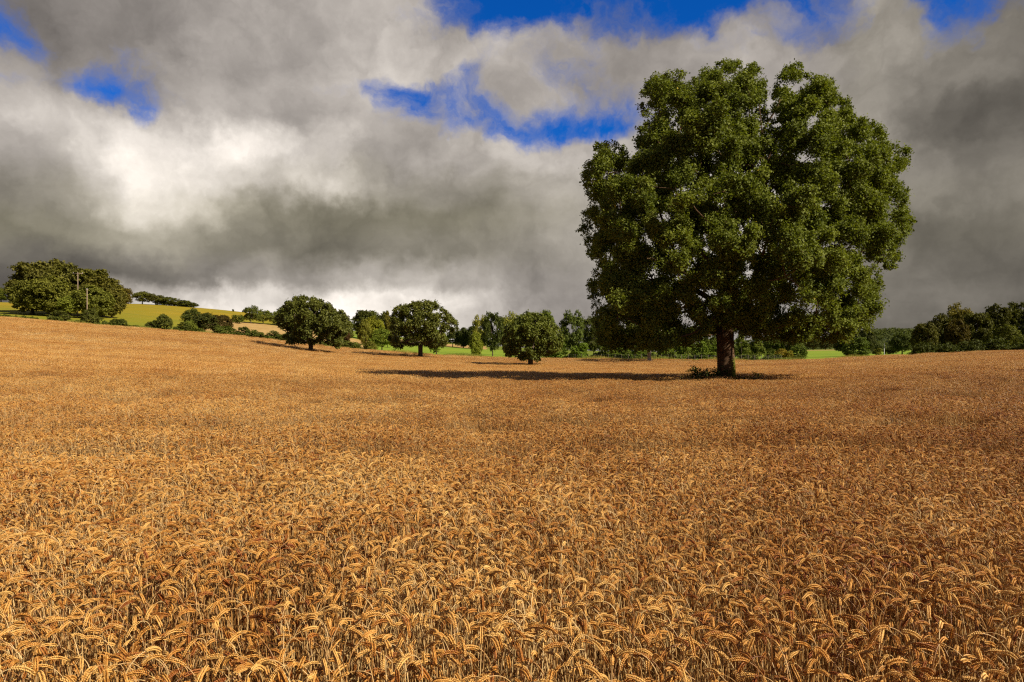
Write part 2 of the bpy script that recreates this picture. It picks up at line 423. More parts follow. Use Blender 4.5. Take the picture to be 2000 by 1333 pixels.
def straw(r, base, w=0.0013, sides=3):
    """a bare broken or leaning straw"""
    o_ = {'stem': MB(), 'ear': MB(), 'leaf': MB()}
    a = r.uniform(0, 6.28); t = r.uniform(0.05, 0.75); L = r.uniform(0.5, 0.9)
    d = np.array([math.sin(t) * math.cos(a), math.sin(t) * math.sin(a), math.cos(t)])
    P_ = np.array(base) + d * np.linspace(0.0, L, 4)[:, None] + np.array([[0, 0, 0], [0, 0, .01], [0, 0, .005], [0, 0, -.03 * L]])
    if P_[-1, 2] > .82: P_[:, 2] *= .82 / P_[-1, 2]
    o_['stem'].tube(P_, np.full(4, w), sides, 1, r.uniform(0, .5), cap=False)
    return o_
def merge_parts(ps):
    m = MB()
    for part in ps:
        for k in ('stem', 'ear', 'leaf'):
            b = part[k]
            off = m.n
            if b.n == 0: continue
            m.v += b.v; m.ti += b.ti
            m.q += [x + off for x in b.q]; m.qm += b.qm
            m.t += [x + off for x in b.t]; m.tm += b.tm
            m.n += b.n
    return m
NV, NP, NF = 26, 8, 5
near_parts = []
for i in range(2):
    me = merge_parts([straw(rng, (0, 0, 0), 0.0015, 5)]).mesh('wheat_straw', WM)
    src.objects.link(bpy.data.objects.new('d%02d' % i, me))
for i in range(NV):
    p = wheat_plant(rng, 0); near_parts.append(p)
    me = merge_parts([p]).mesh('wheat_near', WM)
    src.objects.link(bpy.data.objects.new('a%02d' % i, me))
def nod_az(r): return math.radians(r.normal(215, 85))
PS = 0.5
for i in range(NP):
    ps = []
    n = 130
    for k in range(n):
        if k % 9 == 0: ps.append(straw(rng, (rng.uniform(-.5, .5) * PS, rng.uniform(-.5, .5) * PS, 0)))
        ps.append(wheat_plant(rng, 1, 0.80 - abs(rng.normal(0, 0.10)), nod_az(rng), (rng.uniform(-.5, .5) * PS * 1.1, rng.uniform(-.5, .5) * PS * 1.1, 0)))
    src.objects.link(bpy.data.objects.new('b%02d' % i, merge_parts(ps).mesh('wheat_mid', WM)))
FS = 1.5
for i in range(NF):
    ps = []
    for k in range(480):
        ps.append(wheat_plant(rng, 2, rng.uniform(0.62, 0.82), nod_az(rng), (rng.uniform(-.5, .5) * FS * 1.05, rng.uniform(-.5, .5) * FS * 1.05, 0)))
    src.objects.link(bpy.data.objects.new('c%02d' % i, merge_parts(ps).mesh('wheat_far', WM)))

def hnoise(X, Y):
    return (0.05 * np.sin(X * 1.7 + 2 * np.sin(Y * 0.9)) * np.sin(Y * 1.3 + X * 0.4) + 0.03 * np.sin(X * 0.45 + 1) * np.sin(Y * 0.6 + 0.5 * X)
            + 0.025 * np.sin(X * 3.9 + Y * 2.1) * np.sin(Y * 4.3 - X * 1.1))
def track(X, Y):
    """wheel tracks crossing the view: thinner, lower plants"""
    c1 = 7.5 + 0.03 * X + 0.15 * np.sin(X * 0.7); c2 = 9.7 + 0.04 * X + 0.15 * np.sin(X * 0.6 + 1); c3 = 14.8 + 0.05 * X + .3 * np.sin(X * .3)
    a = np.exp(-((Y - c1) / 0.50) ** 4) + np.exp(-((Y - c2) / 0.42) ** 4) * .9 + np.exp(-((Y - c3) / 0.8) ** 4) * .8
    gap = 0.5 + 0.5 * np.sin(X * 1.3 + 0.7 + np.sin(X * 2.9)) * np.sin(X * 0.37 + Y)
    return a * (0.5 + 0.5 * gap)
TRX, TRY = 418 / F * 32.0, 32.0
CAMXY = np.array([0.0, 0.0])
pts, rots, scl, idx = [], [], [], []
# individuals: the front rows
def jgrid(x0, x1, y0, y1, s):
    gx, gy = np.meshgrid(np.arange(x0, x1, s), np.arange(y0, y1, s))
    gx = gx + rng.uniform(-.48, .48, gx.shape) * s; gy = gy + rng.uniform(-.48, .48, gy.shape) * s
    return gx.ravel(), gy.ravel()
NEAR, MID = 10.0, 30.0
X, Y = jgrid(-9.6, 9.6, 0.45, NEAR, 0.039)
k = (np.abs(X) < 0.78 * Y + 1.6)
X, Y = X[k], Y[k]
tr = track(X, Y); k = rng.uniform(size=len(X)) > 0.6 * tr
X, Y = X[k], Y[k]
hs = 1.03 + hnoise(X, Y) * 1.3 - np.abs(rng.normal(0, 0.11, len(X))) - 0.34 * track(X, Y)
hs[Y < 1.25] *= 0.93
az = np.radians(rng.normal(215, 85, len(X)) + 35 * np.sin(X * 0.8) * np.sin(Y * 0.7 + 1))
key = np.where((Y > 1.52) & (np.abs(X) < 0.735 * Y), Y, 99)
order = np.argsort(key)
front = order[:300]; rest = order[300:]
front = front[key[front] < 90]
def put(X, Y, Z, az, tilt, s, i):
    pts.append(np.stack([X, Y, Z], 1)); rots.append(np.stack([tilt[0], tilt[1], az], 1)); scl.append(np.broadcast_to(np.asarray(s, float)[:, None], (len(X), 3)) if np.ndim(s) == 1 else s); idx.append(i)
FX, FY, FA, FH = X[front], Y[front], az[front], hs[front]
XR, YR = X[rest], Y[rest]
put(XR, YR, ground(XR, YR), az[rest], (rng.normal(0, .09, len(XR)), rng.normal(0, .09, len(XR))), hs[rest], np.where(rng.uniform(size=len(XR)) < 0.10, NV + NP + NF + rng.integers(0, 2, len(XR)), rng.integers(0, NV, len(XR))))
# middle distance patches
X, Y = jgrid(-25, 25, NEAR + PS / 2, MID, PS * 0.93)
k = (np.abs(X) < 0.78 * Y + 2.0) & (np.hypot(X - TRX, Y - TRY) > 1.5)
X, Y = X[k], Y[k]
tr = track(X, Y)
hs = 1 + hnoise(X, Y) * 1.8 + rng.normal(0, 0.03, len(X)) - 0.10 * (rng.uniform(size=len(X)) < .12) - 0.32 * tr
put(X, Y, ground(X, Y) - 0.02, np.radians(rng.normal(0, 22, len(X))), (rng.normal(0, .02, len(X)),) * 2, hs, NV + rng.integers(0, NP, len(X)))
# far patches
X, Y = jgrid(-130, 130, MID + 0.4, 72, FS * 0.92)
k = (np.abs(X) < 0.80 * Y + 3) & (np.hypot(X - TRX, Y - TRY) > 2.1)
X, Y = X[k], Y[k]
hs = 1 + hnoise(X * .3, Y * .3) * 1.2 + rng.normal(0, 0.02, len(X))
put(X, Y, ground(X, Y), np.radians(rng.normal(0, 18, len(X))), (rng.normal(0, .01, len(X)),) * 2, hs, NV + NP + rng.integers(0, NF, len(X)))
X, Y = jgrid(-150, 150, 72, 156, FS * 1.25)
k = (np.abs(X) < 0.80 * Y + 3) & in_field(X, Y + 1.2)
X, Y = X[k], Y[k]
hs = np.stack([np.full(len(X), 1.4), np.full(len(X), 1.4), 1 + hnoise(X * .1, Y * .1) + rng.normal(0, 0.02, len(X))], 1)
put(X, Y, ground(X, Y), np.radians(rng.normal(0, 18, len(X))), (rng.normal(0, .01, len(X)),) * 2, hs, NV + NP + rng.integers(0, NF, len(X)))
P = np.concatenate(pts); R = np.concatenate(rots); S = np.concatenate(scl); I = np.concatenate(idx)
print('wheat instances', len(P))
me = mesh_from('wheat', P)
for nm, typ, arr in (('irot', 'FLOAT_VECTOR', R), ('iscl', 'FLOAT_VECTOR', S)):
    a = me.attributes.new(nm, typ, 'POINT'); a.data.foreach_set('vector', np.ascontiguousarray(arr, np.float32).ravel())
a = me.attributes.new('iidx', 'INT', 'POINT'); a.data.foreach_set('value', I.astype(np.int32))
wheat = link('wheat_crop', me, kind='stuff', label='ripened golden wheat crop filling the whole field', category='wheat')
ng = bpy.data.node_groups.new('wheat_scatter', 'GeometryNodeTree')
ng.interface.new_socket('Geometry', in_out='INPUT', socket_type='NodeSocketGeometry')
ng.interface.new_socket('Geometry', in_out='OUTPUT', socket_type='NodeSocketGeometry')
gi = ng.nodes.new('NodeGroupInput'); go = ng.nodes.new('NodeGroupOutput')
iop = ng.nodes.new('GeometryNodeInstanceOnPoints')
ci = ng.nodes.new('GeometryNodeCollectionInfo'); ci.inputs['Collection'].default_value = src
ci.inputs['Separate Children'].default_value = True; ci.inputs['Reset Children'].default_value = True
def named(n, t):
    x = ng.nodes.new('GeometryNodeInputNamedAttribute'); x.data_type = t; x.inputs['Name'].default_value = n
    return x.outputs['Attribute']
ng.links.new(gi.outputs[0], iop.inputs['Points']); ng.links.new(ci.outputs[0], iop.inputs['Instance'])
iop.inputs['Pick Instance'].default_value = True
ng.links.new(named('iidx', 'INT'), iop.inputs['Instance Index'])
ng.links.new(named('irot', 'FLOAT_VECTOR'), iop.inputs['Rotation'])
ng.links.new(named('iscl', 'FLOAT_VECTOR'), iop.inputs['Scale'])
ng.links.new(iop.outputs[0], go.inputs[0])
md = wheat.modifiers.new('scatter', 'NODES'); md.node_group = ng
# the nearest plants, each a thing of its own
def build_individuals(Xa, Ya, aza, hsa):
    pm = []
    for p in near_parts:
        pm.append([('stem', p['stem'].mesh('stem', WM)), ('ear', p['ear'].mesh('ear', WM))] + [('leaf', b.mesh('leaf', WM)) for b in p['leaves']])
    for x, y, a, h in zip(Xa, Ya, aza, hsa):
        v = int(rng.integers(0, NV))
        t = thing('wheat_stalk', (x, y, float(ground(x, y))), 'ripened wheat stalk with nodding ear in the nearest rows, at the bottom edge', 'wheat stalk', 'nearest wheat stalks')
        t.rotation_euler = (rng.normal(0, .09), rng.normal(0, .09), a); t.scale = (h, h, h)
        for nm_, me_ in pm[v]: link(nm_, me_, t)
build_individuals(FX, FY, FA, FH)

# ------------------------------------------------------------------ foliage
def rand_dirs(n, r=rng):
    d = r.normal(size=(n, 3)); return d / (np.linalg.norm(d, axis=1)[:, None] + 1e-9)
def leaves_mesh(name, C, out_dir, size, mat, clump_t, jitter_up=0.5, aspect=0.62, droop=0.0):
    """C: (n,3) leaf positions; one folded diamond per leaf"""
    n = len(C)
    N = out_dir * 0.55 + np.array([0, 0, jitter_up]) + rand_dirs(n) * 0.85
    N /= np.linalg.norm(N, axis=1)[:, None]
    A = np.cross(N, rand_dirs(n)); A /= np.linalg.norm(A, axis=1)[:, None] + 1e-9
    A[:, 2] -= droop; A /= np.linalg.norm(A, axis=1)[:, None]
    B = np.cross(N, A)
    s = (size * rng.uniform(0.6, 1.35, n))[:, None]
    V = np.stack([C - A * s * .5, C + B * s * aspect * .5 + N * s * .12, C + A * s * .5, C - B * s * aspect * .5 + N * s * .12], 1).reshape(-1, 3)
    Q = np.arange(n * 4).reshape(-1, 4)
    t = np.clip(clump_t * 0.6 + rng.uniform(0, 1, n) ** 1.3 * 0.55, 0, 1)
    t = t * 0.97; t[rng.uniform(size=n) < 0.0012] = 1.0
    return mesh_from(name, V, Q, None, [mat], tint=np.repeat(t, 4))
def fill_lobes(lobes, ncl, nlf, crad, center, squash=0.8, shell=(0.55, 1.02)):
    """lobes (n,4): centre + radius -> leaf positions, outward directions, clump tint"""
    L = np.asarray(lobes, float); n = len(L)
    w = (L[:, 3] / L[:, 3].mean()) ** 2
    cnt = np.maximum(3, (ncl * w)).astype(int)
    li = np.repeat(np.arange(n), cnt); m = len(li)
    D = rand_dirs(m); D[:, 2] = np.where(D[:, 2] < -0.4, -D[:, 2], D[:, 2])
    D /= np.linalg.norm(D, axis=1)[:, None]
    rr = rng.uniform(*shell, m)
    CC = L[li, :3] + D * (L[li, 3] * rr)[:, None] * np.array([1, 1, squash])
    ct = np.clip(rng.normal(0.45, 0.22, m), 0, 1)
    k = np.repeat(np.arange(m), nlf)
    G = rng.normal(size=(len(k), 3)) * np.array([1, 1, .6])
    C = CC[k] + G * (crad * rng.uniform(0.5, 1.1, m))[k][:, None] * 0.55
    O = C - np.asarray(center); O /= np.linalg.norm(O, axis=1)[:, None] + 1e-9
    O = O * 0.5 + D[k] * 0.5
    return C, O, ct[k], CC
def fill_shoots(lobes, nsh, ncl, nlf, spread, center, reach=(0.7, 1.35)):
    """leafy shoots fanning out of every lobe centre; ragged tips"""
    L = np.asarray(lobes, float); n = len(L); cen = np.asarray(center)
    w = (L[:, 3] / L[:, 3].mean()) ** 2
    cnt = np.maximum(3, nsh * w).astype(int); li = np.repeat(np.arange(n), cnt); m = len(li)
    O = L[li, :3] - cen; O /= np.linalg.norm(O, axis=1)[:, None] + 1e-9
    D = rand_dirs(m) + O * 0.35 + np.array([0, 0, .12]); D /= np.linalg.norm(D, axis=1)[:, None]
    R = L[li, 3] * rng.uniform(*reach, m)
    tl = np.clip(rng.normal(.45, .16, n), 0, 1)[li] + rng.normal(0, .12, m)
    k = np.repeat(np.arange(m), ncl); t = np.tile((np.arange(ncl) + .5) / ncl, m) * .75 + .28 + rng.normal(0, .05, len(k))
    CC = L[li[k], :3] + D[k] * (R[k] * t)[:, None]; CC[:, 2] -= 0.18 * (t ** 2) * R[k]
    CC += rng.normal(size=CC.shape) * spread * .35
    j = np.repeat(np.arange(len(CC)), nlf)
    C = CC[j] + rng.normal(size=(len(j), 3)) * spread * (1.1 - .55 * t[j])[:, None] * .55
    Oo = C - cen; Oo /= np.linalg.norm(Oo, axis=1)[:, None] + 1e-9
    tips = L[li, :3] + D * (R * .9)[:, None]; tips[:, 2] -= .15 * R
    return C, Oo * .5 + D[k[j]] * .3, np.clip(tl[k[j]], 0, 1), CC, (L[li, :3], tips)
def poly_lobes(poly, Yc, depth, spacing, rs=0.8, r=rng, squeeze=1.0, layers=(-1, 1)):
    poly = np.asarray(poly, float)
    A = poly; B = np.roll(poly, -1, 0)
    x0, y0 = poly.min(0); x1, y1 = poly.max(0)
    gx, gy = np.meshgrid(np.arange(x0, x1, spacing), np.arange(y0, y1, spacing))
    gx[1::2] += spacing * .5
    gx = (gx + r.uniform(-.5, .5, gx.shape) * spacing).ravel(); gy = (gy + r.uniform(-.5, .5, gy.shape) * spacing).ravel()
    def inside(x, y):
        c = ((A[:, 1] > y) != (B[:, 1] > y)) & (x < (B[:, 0] - A[:, 0]) * (y - A[:, 1]) / (B[:, 1] - A[:, 1] + 1e-9) + A[:, 0])
        return c.sum() % 2 == 1
    def dist(x, y):
        p = np.array([x, y]); ab = B - A; t = np.clip(((p - A) * ab).sum(1) / ((ab ** 2).sum(1) + 1e-9), 0, 1)
        return np.linalg.norm(A + ab * t[:, None] - p, axis=1).min()
    P = [(x, y, dist(x, y)) for x, y in zip(gx, gy) if inside(x, y)]
    dm = max(p[2] for p in P)
    out = []
    for x, y, d in P:
        if d < spacing * 0.22: continue
        hd = depth * math.sqrt(max(0.0, 1 - (1 - min(1, d / dm)) ** 2))
        rp = min(spacing * rs, d * 0.85 + 1) * r.uniform(0.7, 1.2)
        ls = layers if hd > spacing * 1.1 * Yc / F else (0,)
        for l in ls:
            dy = l * hd * 0.86 + r.normal(0, 0.12) * hd
            c = at(x, y, Yc + dy)
            out.append((*c, rp * (Yc + dy) / F))
    return np.array(out)
def skeleton(root, nodes, mb, r0, mat=0, sides=6, sag=0.12, tip=0.02, start_dir=None):
    """limbs from the fork out to the given nodes, thinner the fewer nodes they carry"""
    nodes = np.asarray(nodes); order = np.argsort(np.linalg.norm(nodes - root, axis=1))
    pos = [np.asarray(root, float)]; par = [-1]; ln = [0.0]
    for i in order:
        p = nodes[i]; Q = np.array(pos)
        d = np.linalg.norm(Q - p, axis=1)
        k = int(np.argmin(d * 1.0 + 0.45 * np.array(ln)))
        pos.append(p); par.append(k); ln.append(ln[k] + d[k])
    cnt = np.ones(len(pos))
    for i in range(len(pos) - 1, 0, -1): cnt[par[i]] += cnt[i]
    R = lambda c: max(tip, r0 * (c / cnt[0]) ** 0.46)
    for i in range(1, len(pos)):
        a, b = pos[par[i]], pos[i]; L = np.linalg.norm(b - a)
        m = 5; t = np.linspace(0, 1, m)
        prev = (a - pos[par[par[i]]]) if par[par[i]] >= 0 and par[i] > 0 else (start_dir if start_dir is not None else np.array([0, 0, 1.0]))
        prev = prev / (np.linalg.norm(prev) + 1e-9) * L
        c1 = a + prev * 0.3; c2 = b - (b - a) * 0.3 + np.array([0, 0, -sag * L]) + rng.normal(0, 0.05 * L, 3)
        C = ((1 - t) ** 3)[:, None] * a + (3 * t * (1 - t) ** 2)[:, None] * c1 + (3 * t * t * (1 - t))[:, None] * c2 + (t ** 3)[:, None] * b
        ra = min(R(cnt[par[i]]), R(cnt[i]) * 1.35); rb = R(cnt[i]) * 0.9
        mb.tube(C, np.linspace(ra, rb, m), sides, mat, cap=True)

def big_tree(name, poly, basex, Y, depth, spacing, ncl, nlf, crad, leaf, trunk_w, forkpy, color, label, cat, bark, gap=0.0, lean=0, group=None, crownmat=None, squash=1.05, r0=None, seed=1, basez=None, extra=None, layers=(-1, 1), twigs=0, reach=(.65, 1.25)):
    global rng
    old = rng; rng = np.random.default_rng(seed)
    bx = (basex - 1000) / F * Y; bz = float(ground(bx, Y)) if basez is None else basez
    o = np.array([bx, Y, bz])
    t = thing(name, tuple(o), label, cat, group)
    lobes = poly_lobes(poly, Y, depth, spacing, layers=layers, r=rng)
    if extra is not None: lobes = np.vstack([lobes, extra])
    if gap: lobes = lobes[(rng.uniform(size=len(lobes)) > gap) | (np.arange(len(lobes)) >= len(lobes) - (0 if extra is None else len(extra)))]
    pc = np.mean(poly, 0); cen = at(pc[0], pc[1], Y)
    pa = np.asarray(poly, float); sp = []
    for q in range(len(pa)):
        a_, b_ = pa[q], pa[(q + 1) % len(pa)]; m_ = max(1, int(np.linalg.norm(b_ - a_) / (spacing * .42)))
        for j in range(m_):
            p_ = a_ + (b_ - a_) * (j + rng.uniform()) / m_; inw = (pc - p_) / (np.linalg.norm(pc - p_) + 1e-6)
            p_ = p_ + inw * spacing * rng.uniform(-.02, .5)
            yy = Y + rng.normal(0, depth * .3); sp.append((*at(p_[0], p_[1], yy), spacing * rng.uniform(.14, .34) * yy / F))
    sp = np.array(sp)
    C, O, ct, CC, tw_ = fill_shoots(lobes, ncl, 6, nlf, crad, cen, reach)
    C2, O2, ct2, _, _2 = fill_shoots(sp, max(3, ncl // 3), 3, nlf, crad * .7, cen, (.8, 1.8))
    C = np.vstack([C, C2]); O = np.vstack([O, O2]); ct = np.concatenate([ct, ct2])
    c = link('crown', leaves_mesh('crown', C - o, O, leaf, crownmat or M_oak, ct), t); c.color = (*color, 1)
    fork = at(basex + lean, forkpy, Y)
    mb = MB()
    h = fork[2] - bz; zz = np.array([-0.15, 0.0, .06, .13, .25, .45, .7, 1.0]) * h
    w = np.array([1.6, 1.5, 1.32, 1.14, 1.0, .95, .93, 1.02]) * trunk_w / 2
    k = np.clip(zz / h, 0, 1)
    Pp = np.stack([o[0] + (fork[0] - o[0]) * k ** 1.3, np.full(8, Y), bz + zz], 1)
    nb = mb.n; mb.tube(Pp - o, w, 20, 0, cap=True, rough=0.03)
    Vt = mb.v[-1]; ph = rng.uniform(0, 6.28)
    for q in range(8):
        sl_ = slice(q * 20, q * 20 + 20); c_ = Vt[sl_].mean(0); dv = Vt[sl_] - c_; a_ = np.arctan2(dv[:, 1], dv[:, 0])
        am = (0.02 + 0.20 * max(0, 1 - max(0, zz[q]) / (h * .3)) ** 2)
        Vt[sl_] = c_ + dv * (1 + am * np.cos(5 * a_ + ph) + .5 * am * np.cos(3 * a_ + 1))[:, None]
    link('trunk', mb.mesh('trunk', [bark], True), t)
    mb = MB()
    sel = lobes[:, :3]
    sel = sel[rng.permutation(len(sel))[:int(len(sel) * .8)]]
    tw = CC[rng.permutation(len(CC))[:min(len(CC), len(sel) * 3)]]
    skeleton(fork - o - np.array([0, 0, 0.1 * trunk_w]), np.vstack([sel, tw]) - o, mb, (r0 or trunk_w * 0.42), tip=0.014 * Y / 32, sides=6)
    a_, b_ = tw_
    for q in rng.permutation(len(a_))[:twigs]:
        p0, p1 = a_[q] - o, b_[q] - o; pm_ = (p0 + p1) / 2 + np.array([0, 0, .06 * np.linalg.norm(p1 - p0)])
        mb.tube([p0, pm_, p1], [.02, .014, .005], 3, cap=False)
    link('limbs', mb.mesh('limbs', [bark], True), t)
    rng = old
    return t

# the great tree
POLY = [(1250,262),(1262,235),(1252,215),(1262,190),(1262,160),(1290,150),(1325,145),(1352,168),(1368,150),(1392,133),(1410,122),(1440,126),(1468,132),(1484,142),(1488,170),(1490,200),(1496,240),(1505,285),(1514,240),(1517,200),(1519,165),(1532,138),(1555,120),(1580,140),(1600,152),(1622,160),(1628,190),(1655,204),(1662,232),(1690,235),(1722,255),(1745,280),(1775,292),(1772,318),(1745,335),(1755,365),(1772,385),(1765,410),(1780,440),(1770,455),(1752,470),(1755,500),(1738,522),(1722,490),(1712,520),(1718,560),(1705,590),(1700,625),(1668,648),(1640,665),(1600,655),(1560,668),(1520,652),(1470,660),(1440,642),(1405,652),(1375,650),(1345,672),(1310,664),(1285,682),(1240,672),(1205,685),(1165,660),(1152,630),(1155,600),(1148,565),(1160,535),(1178,505),(1162,500),(1140,485),(1146,455),(1138,430),(1152,400),(1150,375),(1136,345),(1150,325),(1166,305),(1170,282),(1205,278),(1215,300),(1238,292)]
SK = [(1178,664),(1205,672),(1232,664),(1262,668),(1290,672),(1318,664),(1345,660),(1375,646),(1395,640),(1420,634),(1445,634),(1480,648),(1505,645),(1535,654),(1570,658),(1600,648),(1630,655),(1655,648),(1685,632),(1700,610)]
EXTRA = np.array([(*at(x, y - 8, 32 + random.uniform(-4, 3)), random.uniform(.38, .6)) for x, y in SK])
big_tree('oak_tree', POLY, 1419, 32.0, 6.2, 29, 15, 13, 0.24, 0.108, 0.84, 622, (1, 1, 1),
         'huge spreading green tree with thick dark mossy trunk, towering over the wheat', 'tree', M_bark, lean=-4, seed=11, layers=(-1, -0.1, 1), gap=0.12, r0=0.34, crownmat=M_leaf, twigs=1500, extra=EXTRA, reach=(.55, 1.18))
# lone oaks in the field
P1 = [(541,625),(548,605),(560,592),(578,584),(600,581),(620,584),(640,594),(652,607),(668,612),(680,626),(684,645),(672,655),(662,680),(650,670),(630,666),(610,670),(585,670),(560,668),(556,655),(566,645),(545,635)]
big_tree('oak_tree', P1, 607, 118, 5.5, 11.5, 9, 9, .50, .33, 0.8, 668, (.98, .92, .8), 'dark domed oak standing in the wheat, nearest to the left hedgerow', 'tree', M_bark2, seed=21, gap=0.28, reach=(.55, 1.0))
P2 = [(762,655),(765,625),(770,605),(785,597),(800,594),(815,592),(832,588),(850,592),(865,603),(876,610),(878,620),(893,632),(888,645),(870,640),(866,655),(874,672),(855,678),(838,674),(822,671),(805,674),(790,670),(772,680),(764,670)]
big_tree('oak_tree', P2, 821, 122, 5.5, 11, 8, 9, .50, .32, 0.85, 674, (1.1, 1.02, .85), 'open crowned oak beside the bright green lawn gap, ragged bough reaching right', 'tree', M_bark2, seed=22, gap=0.34, reach=(.55, 1.0))
P3 = [(984,660),(990,640),(1004,626),(1020,618),(1040,614),(1060,618),(1078,630),(1090,645),(1098,662),(1094,680),(1080,688),(1062,692),(1050,704),(1032,698),(1020,702),(1005,690),(990,696),(982,680)]
big_tree('oak_tree', P3, 1036, 96, 4.2, 11, 10, 9, .42, .27, 0.75, 692, (1.15, 1.15, .9), 'low round oak almost touching the wheat, between open crowned oak and huge tree', 'tree', M_bark2, seed=23, gap=0.2, reach=(.55, 1.0))
P4 = [(1215,640),(1235,615),(1265,600),(1300,612),(1330,635),(1325,665),(1300,680),(1275,672),(1245,684),(1222,672)]
big_tree('oak_tree', P4, 1268, 108, 4.0, 13, 9, 9, .42, .28, 0.62, 680, (1., 1., .9), 'pale trunked tree at the field edge, under the left side of the huge tree', 'tree', M_bark3, seed=24, gap=0.35, reach=(.55, 1.0))

# ------------------------------------------------------------------ background trees from prototypes (unit height, unit width 1)
def proto(kind, seed):
    global rng
    old = rng; rng = np.random.default_rng(seed)
    n = {'round': 40, 'tall': 44, 'dense': 76, 'conifer': 60, 'bush': 30, 'spiky': 44}[kind]
    L = []
    for i in range(n):
        if kind == 'conifer':
            z = rng.uniform(0.12, 0.98); rad = (1 - z) * 0.46 * rng.uniform(.5, 1) + .01; a = rng.uniform(0, 6.28)
            L.append((rad * math.cos(a), rad * math.sin(a), z, 0.05 + 0.07 * (1 - z)))
            continue
        d = rand_dirs(1)[0]
        base, cz, hz = {'round': (0, .52, .45), 'tall': (0, .51, .47), 'dense': (0, .49, .48), 'bush': (0, .40, .50), 'spiky': (0, .44, .5)}[kind]
        rr = rng.uniform(0.62, 0.84)
        x, y, z = d[0] * .5 * rr, d[1] * .5 * rr, cz + d[2] * hz * rr
        if kind == 'spiky':
            k = max(0.12, 1 - max(0, z - .35) * 1.25); x *= k; y *= k
        if kind in ('bush', 'dense', 'spiky'): z = max(z, 0.12)
        r = {'round': .17, 'tall': .14, 'dense': .14, 'bush': .2, 'spiky': .13}[kind] * rng.uniform(.75, 1.2)
        L.append((x, y, z, r))
    L = np.array(L)
    dens = {'round': (26, 10), 'tall': (24, 10), 'dense': (30, 10), 'conifer': (18, 10), 'bush': (26, 10), 'spiky': (24, 10)}[kind]
    C, O, ct, CC = fill_lobes(L, dens[0], dens[1], 0.05, (0, 0, 0.4), 0.95)
    C[:, 2] = np.maximum(C[:, 2], 0.01)
    crown = leaves_mesh('crown', C, O, 0.046 if kind != 'bush' else 0.06, M_bg, ct)
    mb = MB()
    tr = {'round': .028, 'tall': .022, 'dense': .03, 'conifer': .018, 'bush': .02, 'spiky': .018}[kind]
    top = {'round': .35, 'tall': .35, 'dense': .3, 'conifer': .9, 'bush': .15, 'spiky': .3}[kind]
    zz = np.array([-.06, 0, .04, .15, 1]) * np.array([1, 1, 1, 1, top])
    mb.tube(np.stack([rng.normal(0, .004, 5), rng.normal(0, .004, 5), zz], 1), np.array([1.7, 1.5, 1.15, 1, .8 if kind != 'conifer' else .2]) * tr, 8)
    if kind != 'conifer':
        skeleton(np.array([0, 0, top - .03]), L[:16, :3], mb, tr * .8, sides=4, tip=.004)
    trunk = mb.mesh('trunk', [M_bark2], True)
    rng = old
    return crown, trunk
PR = {}
for kd, ns in (('round', 4), ('tall', 3), ('dense', 3), ('conifer', 2), ('bush', 4), ('spiky', 2)):
    for i in range(ns): PR[kd, i] = proto(kd, 100 + 17 * i + len(kd))
KN = {'round': 'broadleaf_tree', 'tall': 'tall_tree', 'dense': 'beech_tree', 'conifer': 'conifer_tree', 'bush': 'bush', 'spiky': 'hawthorn_shrub'}
cnt_ = {}
def bg(kind, px, top, w, Y, col, label, group=None, cat=None, name=None, trunk=None, depthk=1.0):
    """px: centre column, top: row of its top, w: width in photo pixels at distance Y"""
    x = (px - 1000) / F * Y; gz = float(ground(x, Y))
    h = EYE + (HZ - top) / F * Y - gz + 0.15
    W = w / F * Y * 0.92
    i = cnt_.get(kind, 0); cnt_[kind] = i + 1
    n = sum(1 for k in PR if k[0] == kind)
    cr, tr = PR[kind, i % n]
    name = name or KN[kind]
    t = thing(name, (x, Y, gz - 0.15), label, cat or ('bush' if kind in ('bush', 'spiky') and h < 6 else 'tree'), group)
    t.rotation_euler = (0, 0, rng.uniform(0, 6.28)); t.scale = (W, W * depthk, h)
    c = link('crown', cr, t); c.color = (*col, 1)
    k = link('trunk', tr, t)
    return t
G1 = (0.75, .78, .7); DG = (.5, .52, .5); LG = (1.35, 1.45, 1.0); YG2 = (1.6, 1.45, .8); PUR = (.75, .38, .5); BR = (1.3, .85, .6); MG = (1.0, 1.05, .9); OR = (2.0, 1.3, .7); PALE = (1.9, 1.7, 1.3)
g = 'clump of beeches on the left hill'
for a in [
 ('dense', 64, 505, 100, 207, (0.86,0.74,0.63), 'leftmost and tallest beech of the big clump on the hill'),
 ('dense', 102, 508, 110, 212, (0.90,0.78,0.63), 'beech second from the left along the skyline of the big hill clump'),
 ('dense', 136, 511, 108, 208, (0.90,0.80,0.63), 'beech in the middle of the big hill clump, behind the upper utility pole'),
 ('dense', 170, 519, 104, 208, (0.90,0.80,0.59), 'beech just right of the utility poles in the big hill clump'),
 ('dense', 198, 538, 88, 205, (0.95,0.80,0.59), 'lower beech on the sloping right side of the big hill clump'),
 ('dense', 218, 554, 60, 203, (0.95,0.80,0.59), 'smallest beech at the right foot of the big hill clump'),
 ('dense', 62, 545, 86, 196, (1.03,0.96,0.72), 'low spreading beech at the front left corner of the big hill clump'),
 ('dense', 98, 540, 90, 193, (1.12,1.04,0.72), 'front beech of the big hill clump, left of the brighter young tree'),
 ('round', 134, 578, 42, 189, (1.46,1.52,0.90), 'bright green young tree low at the front of the big hill clump'),
 ('dense', 180, 556, 84, 193, (1.03,1.00,0.68), 'front beech of the big hill clump, right of the lower utility pole')]:
    bg(*a[:6], a[6], g)
bg('round', 243, 558, 34, 262, (1.0,.72,.5), 'small reddish tree with bare stem just right of the big hill clump', g)
bg('round', 2, 561, 44, 340, (.9,.95,.6), 'tree at the extreme left edge of the photo, beyond the hill clump')
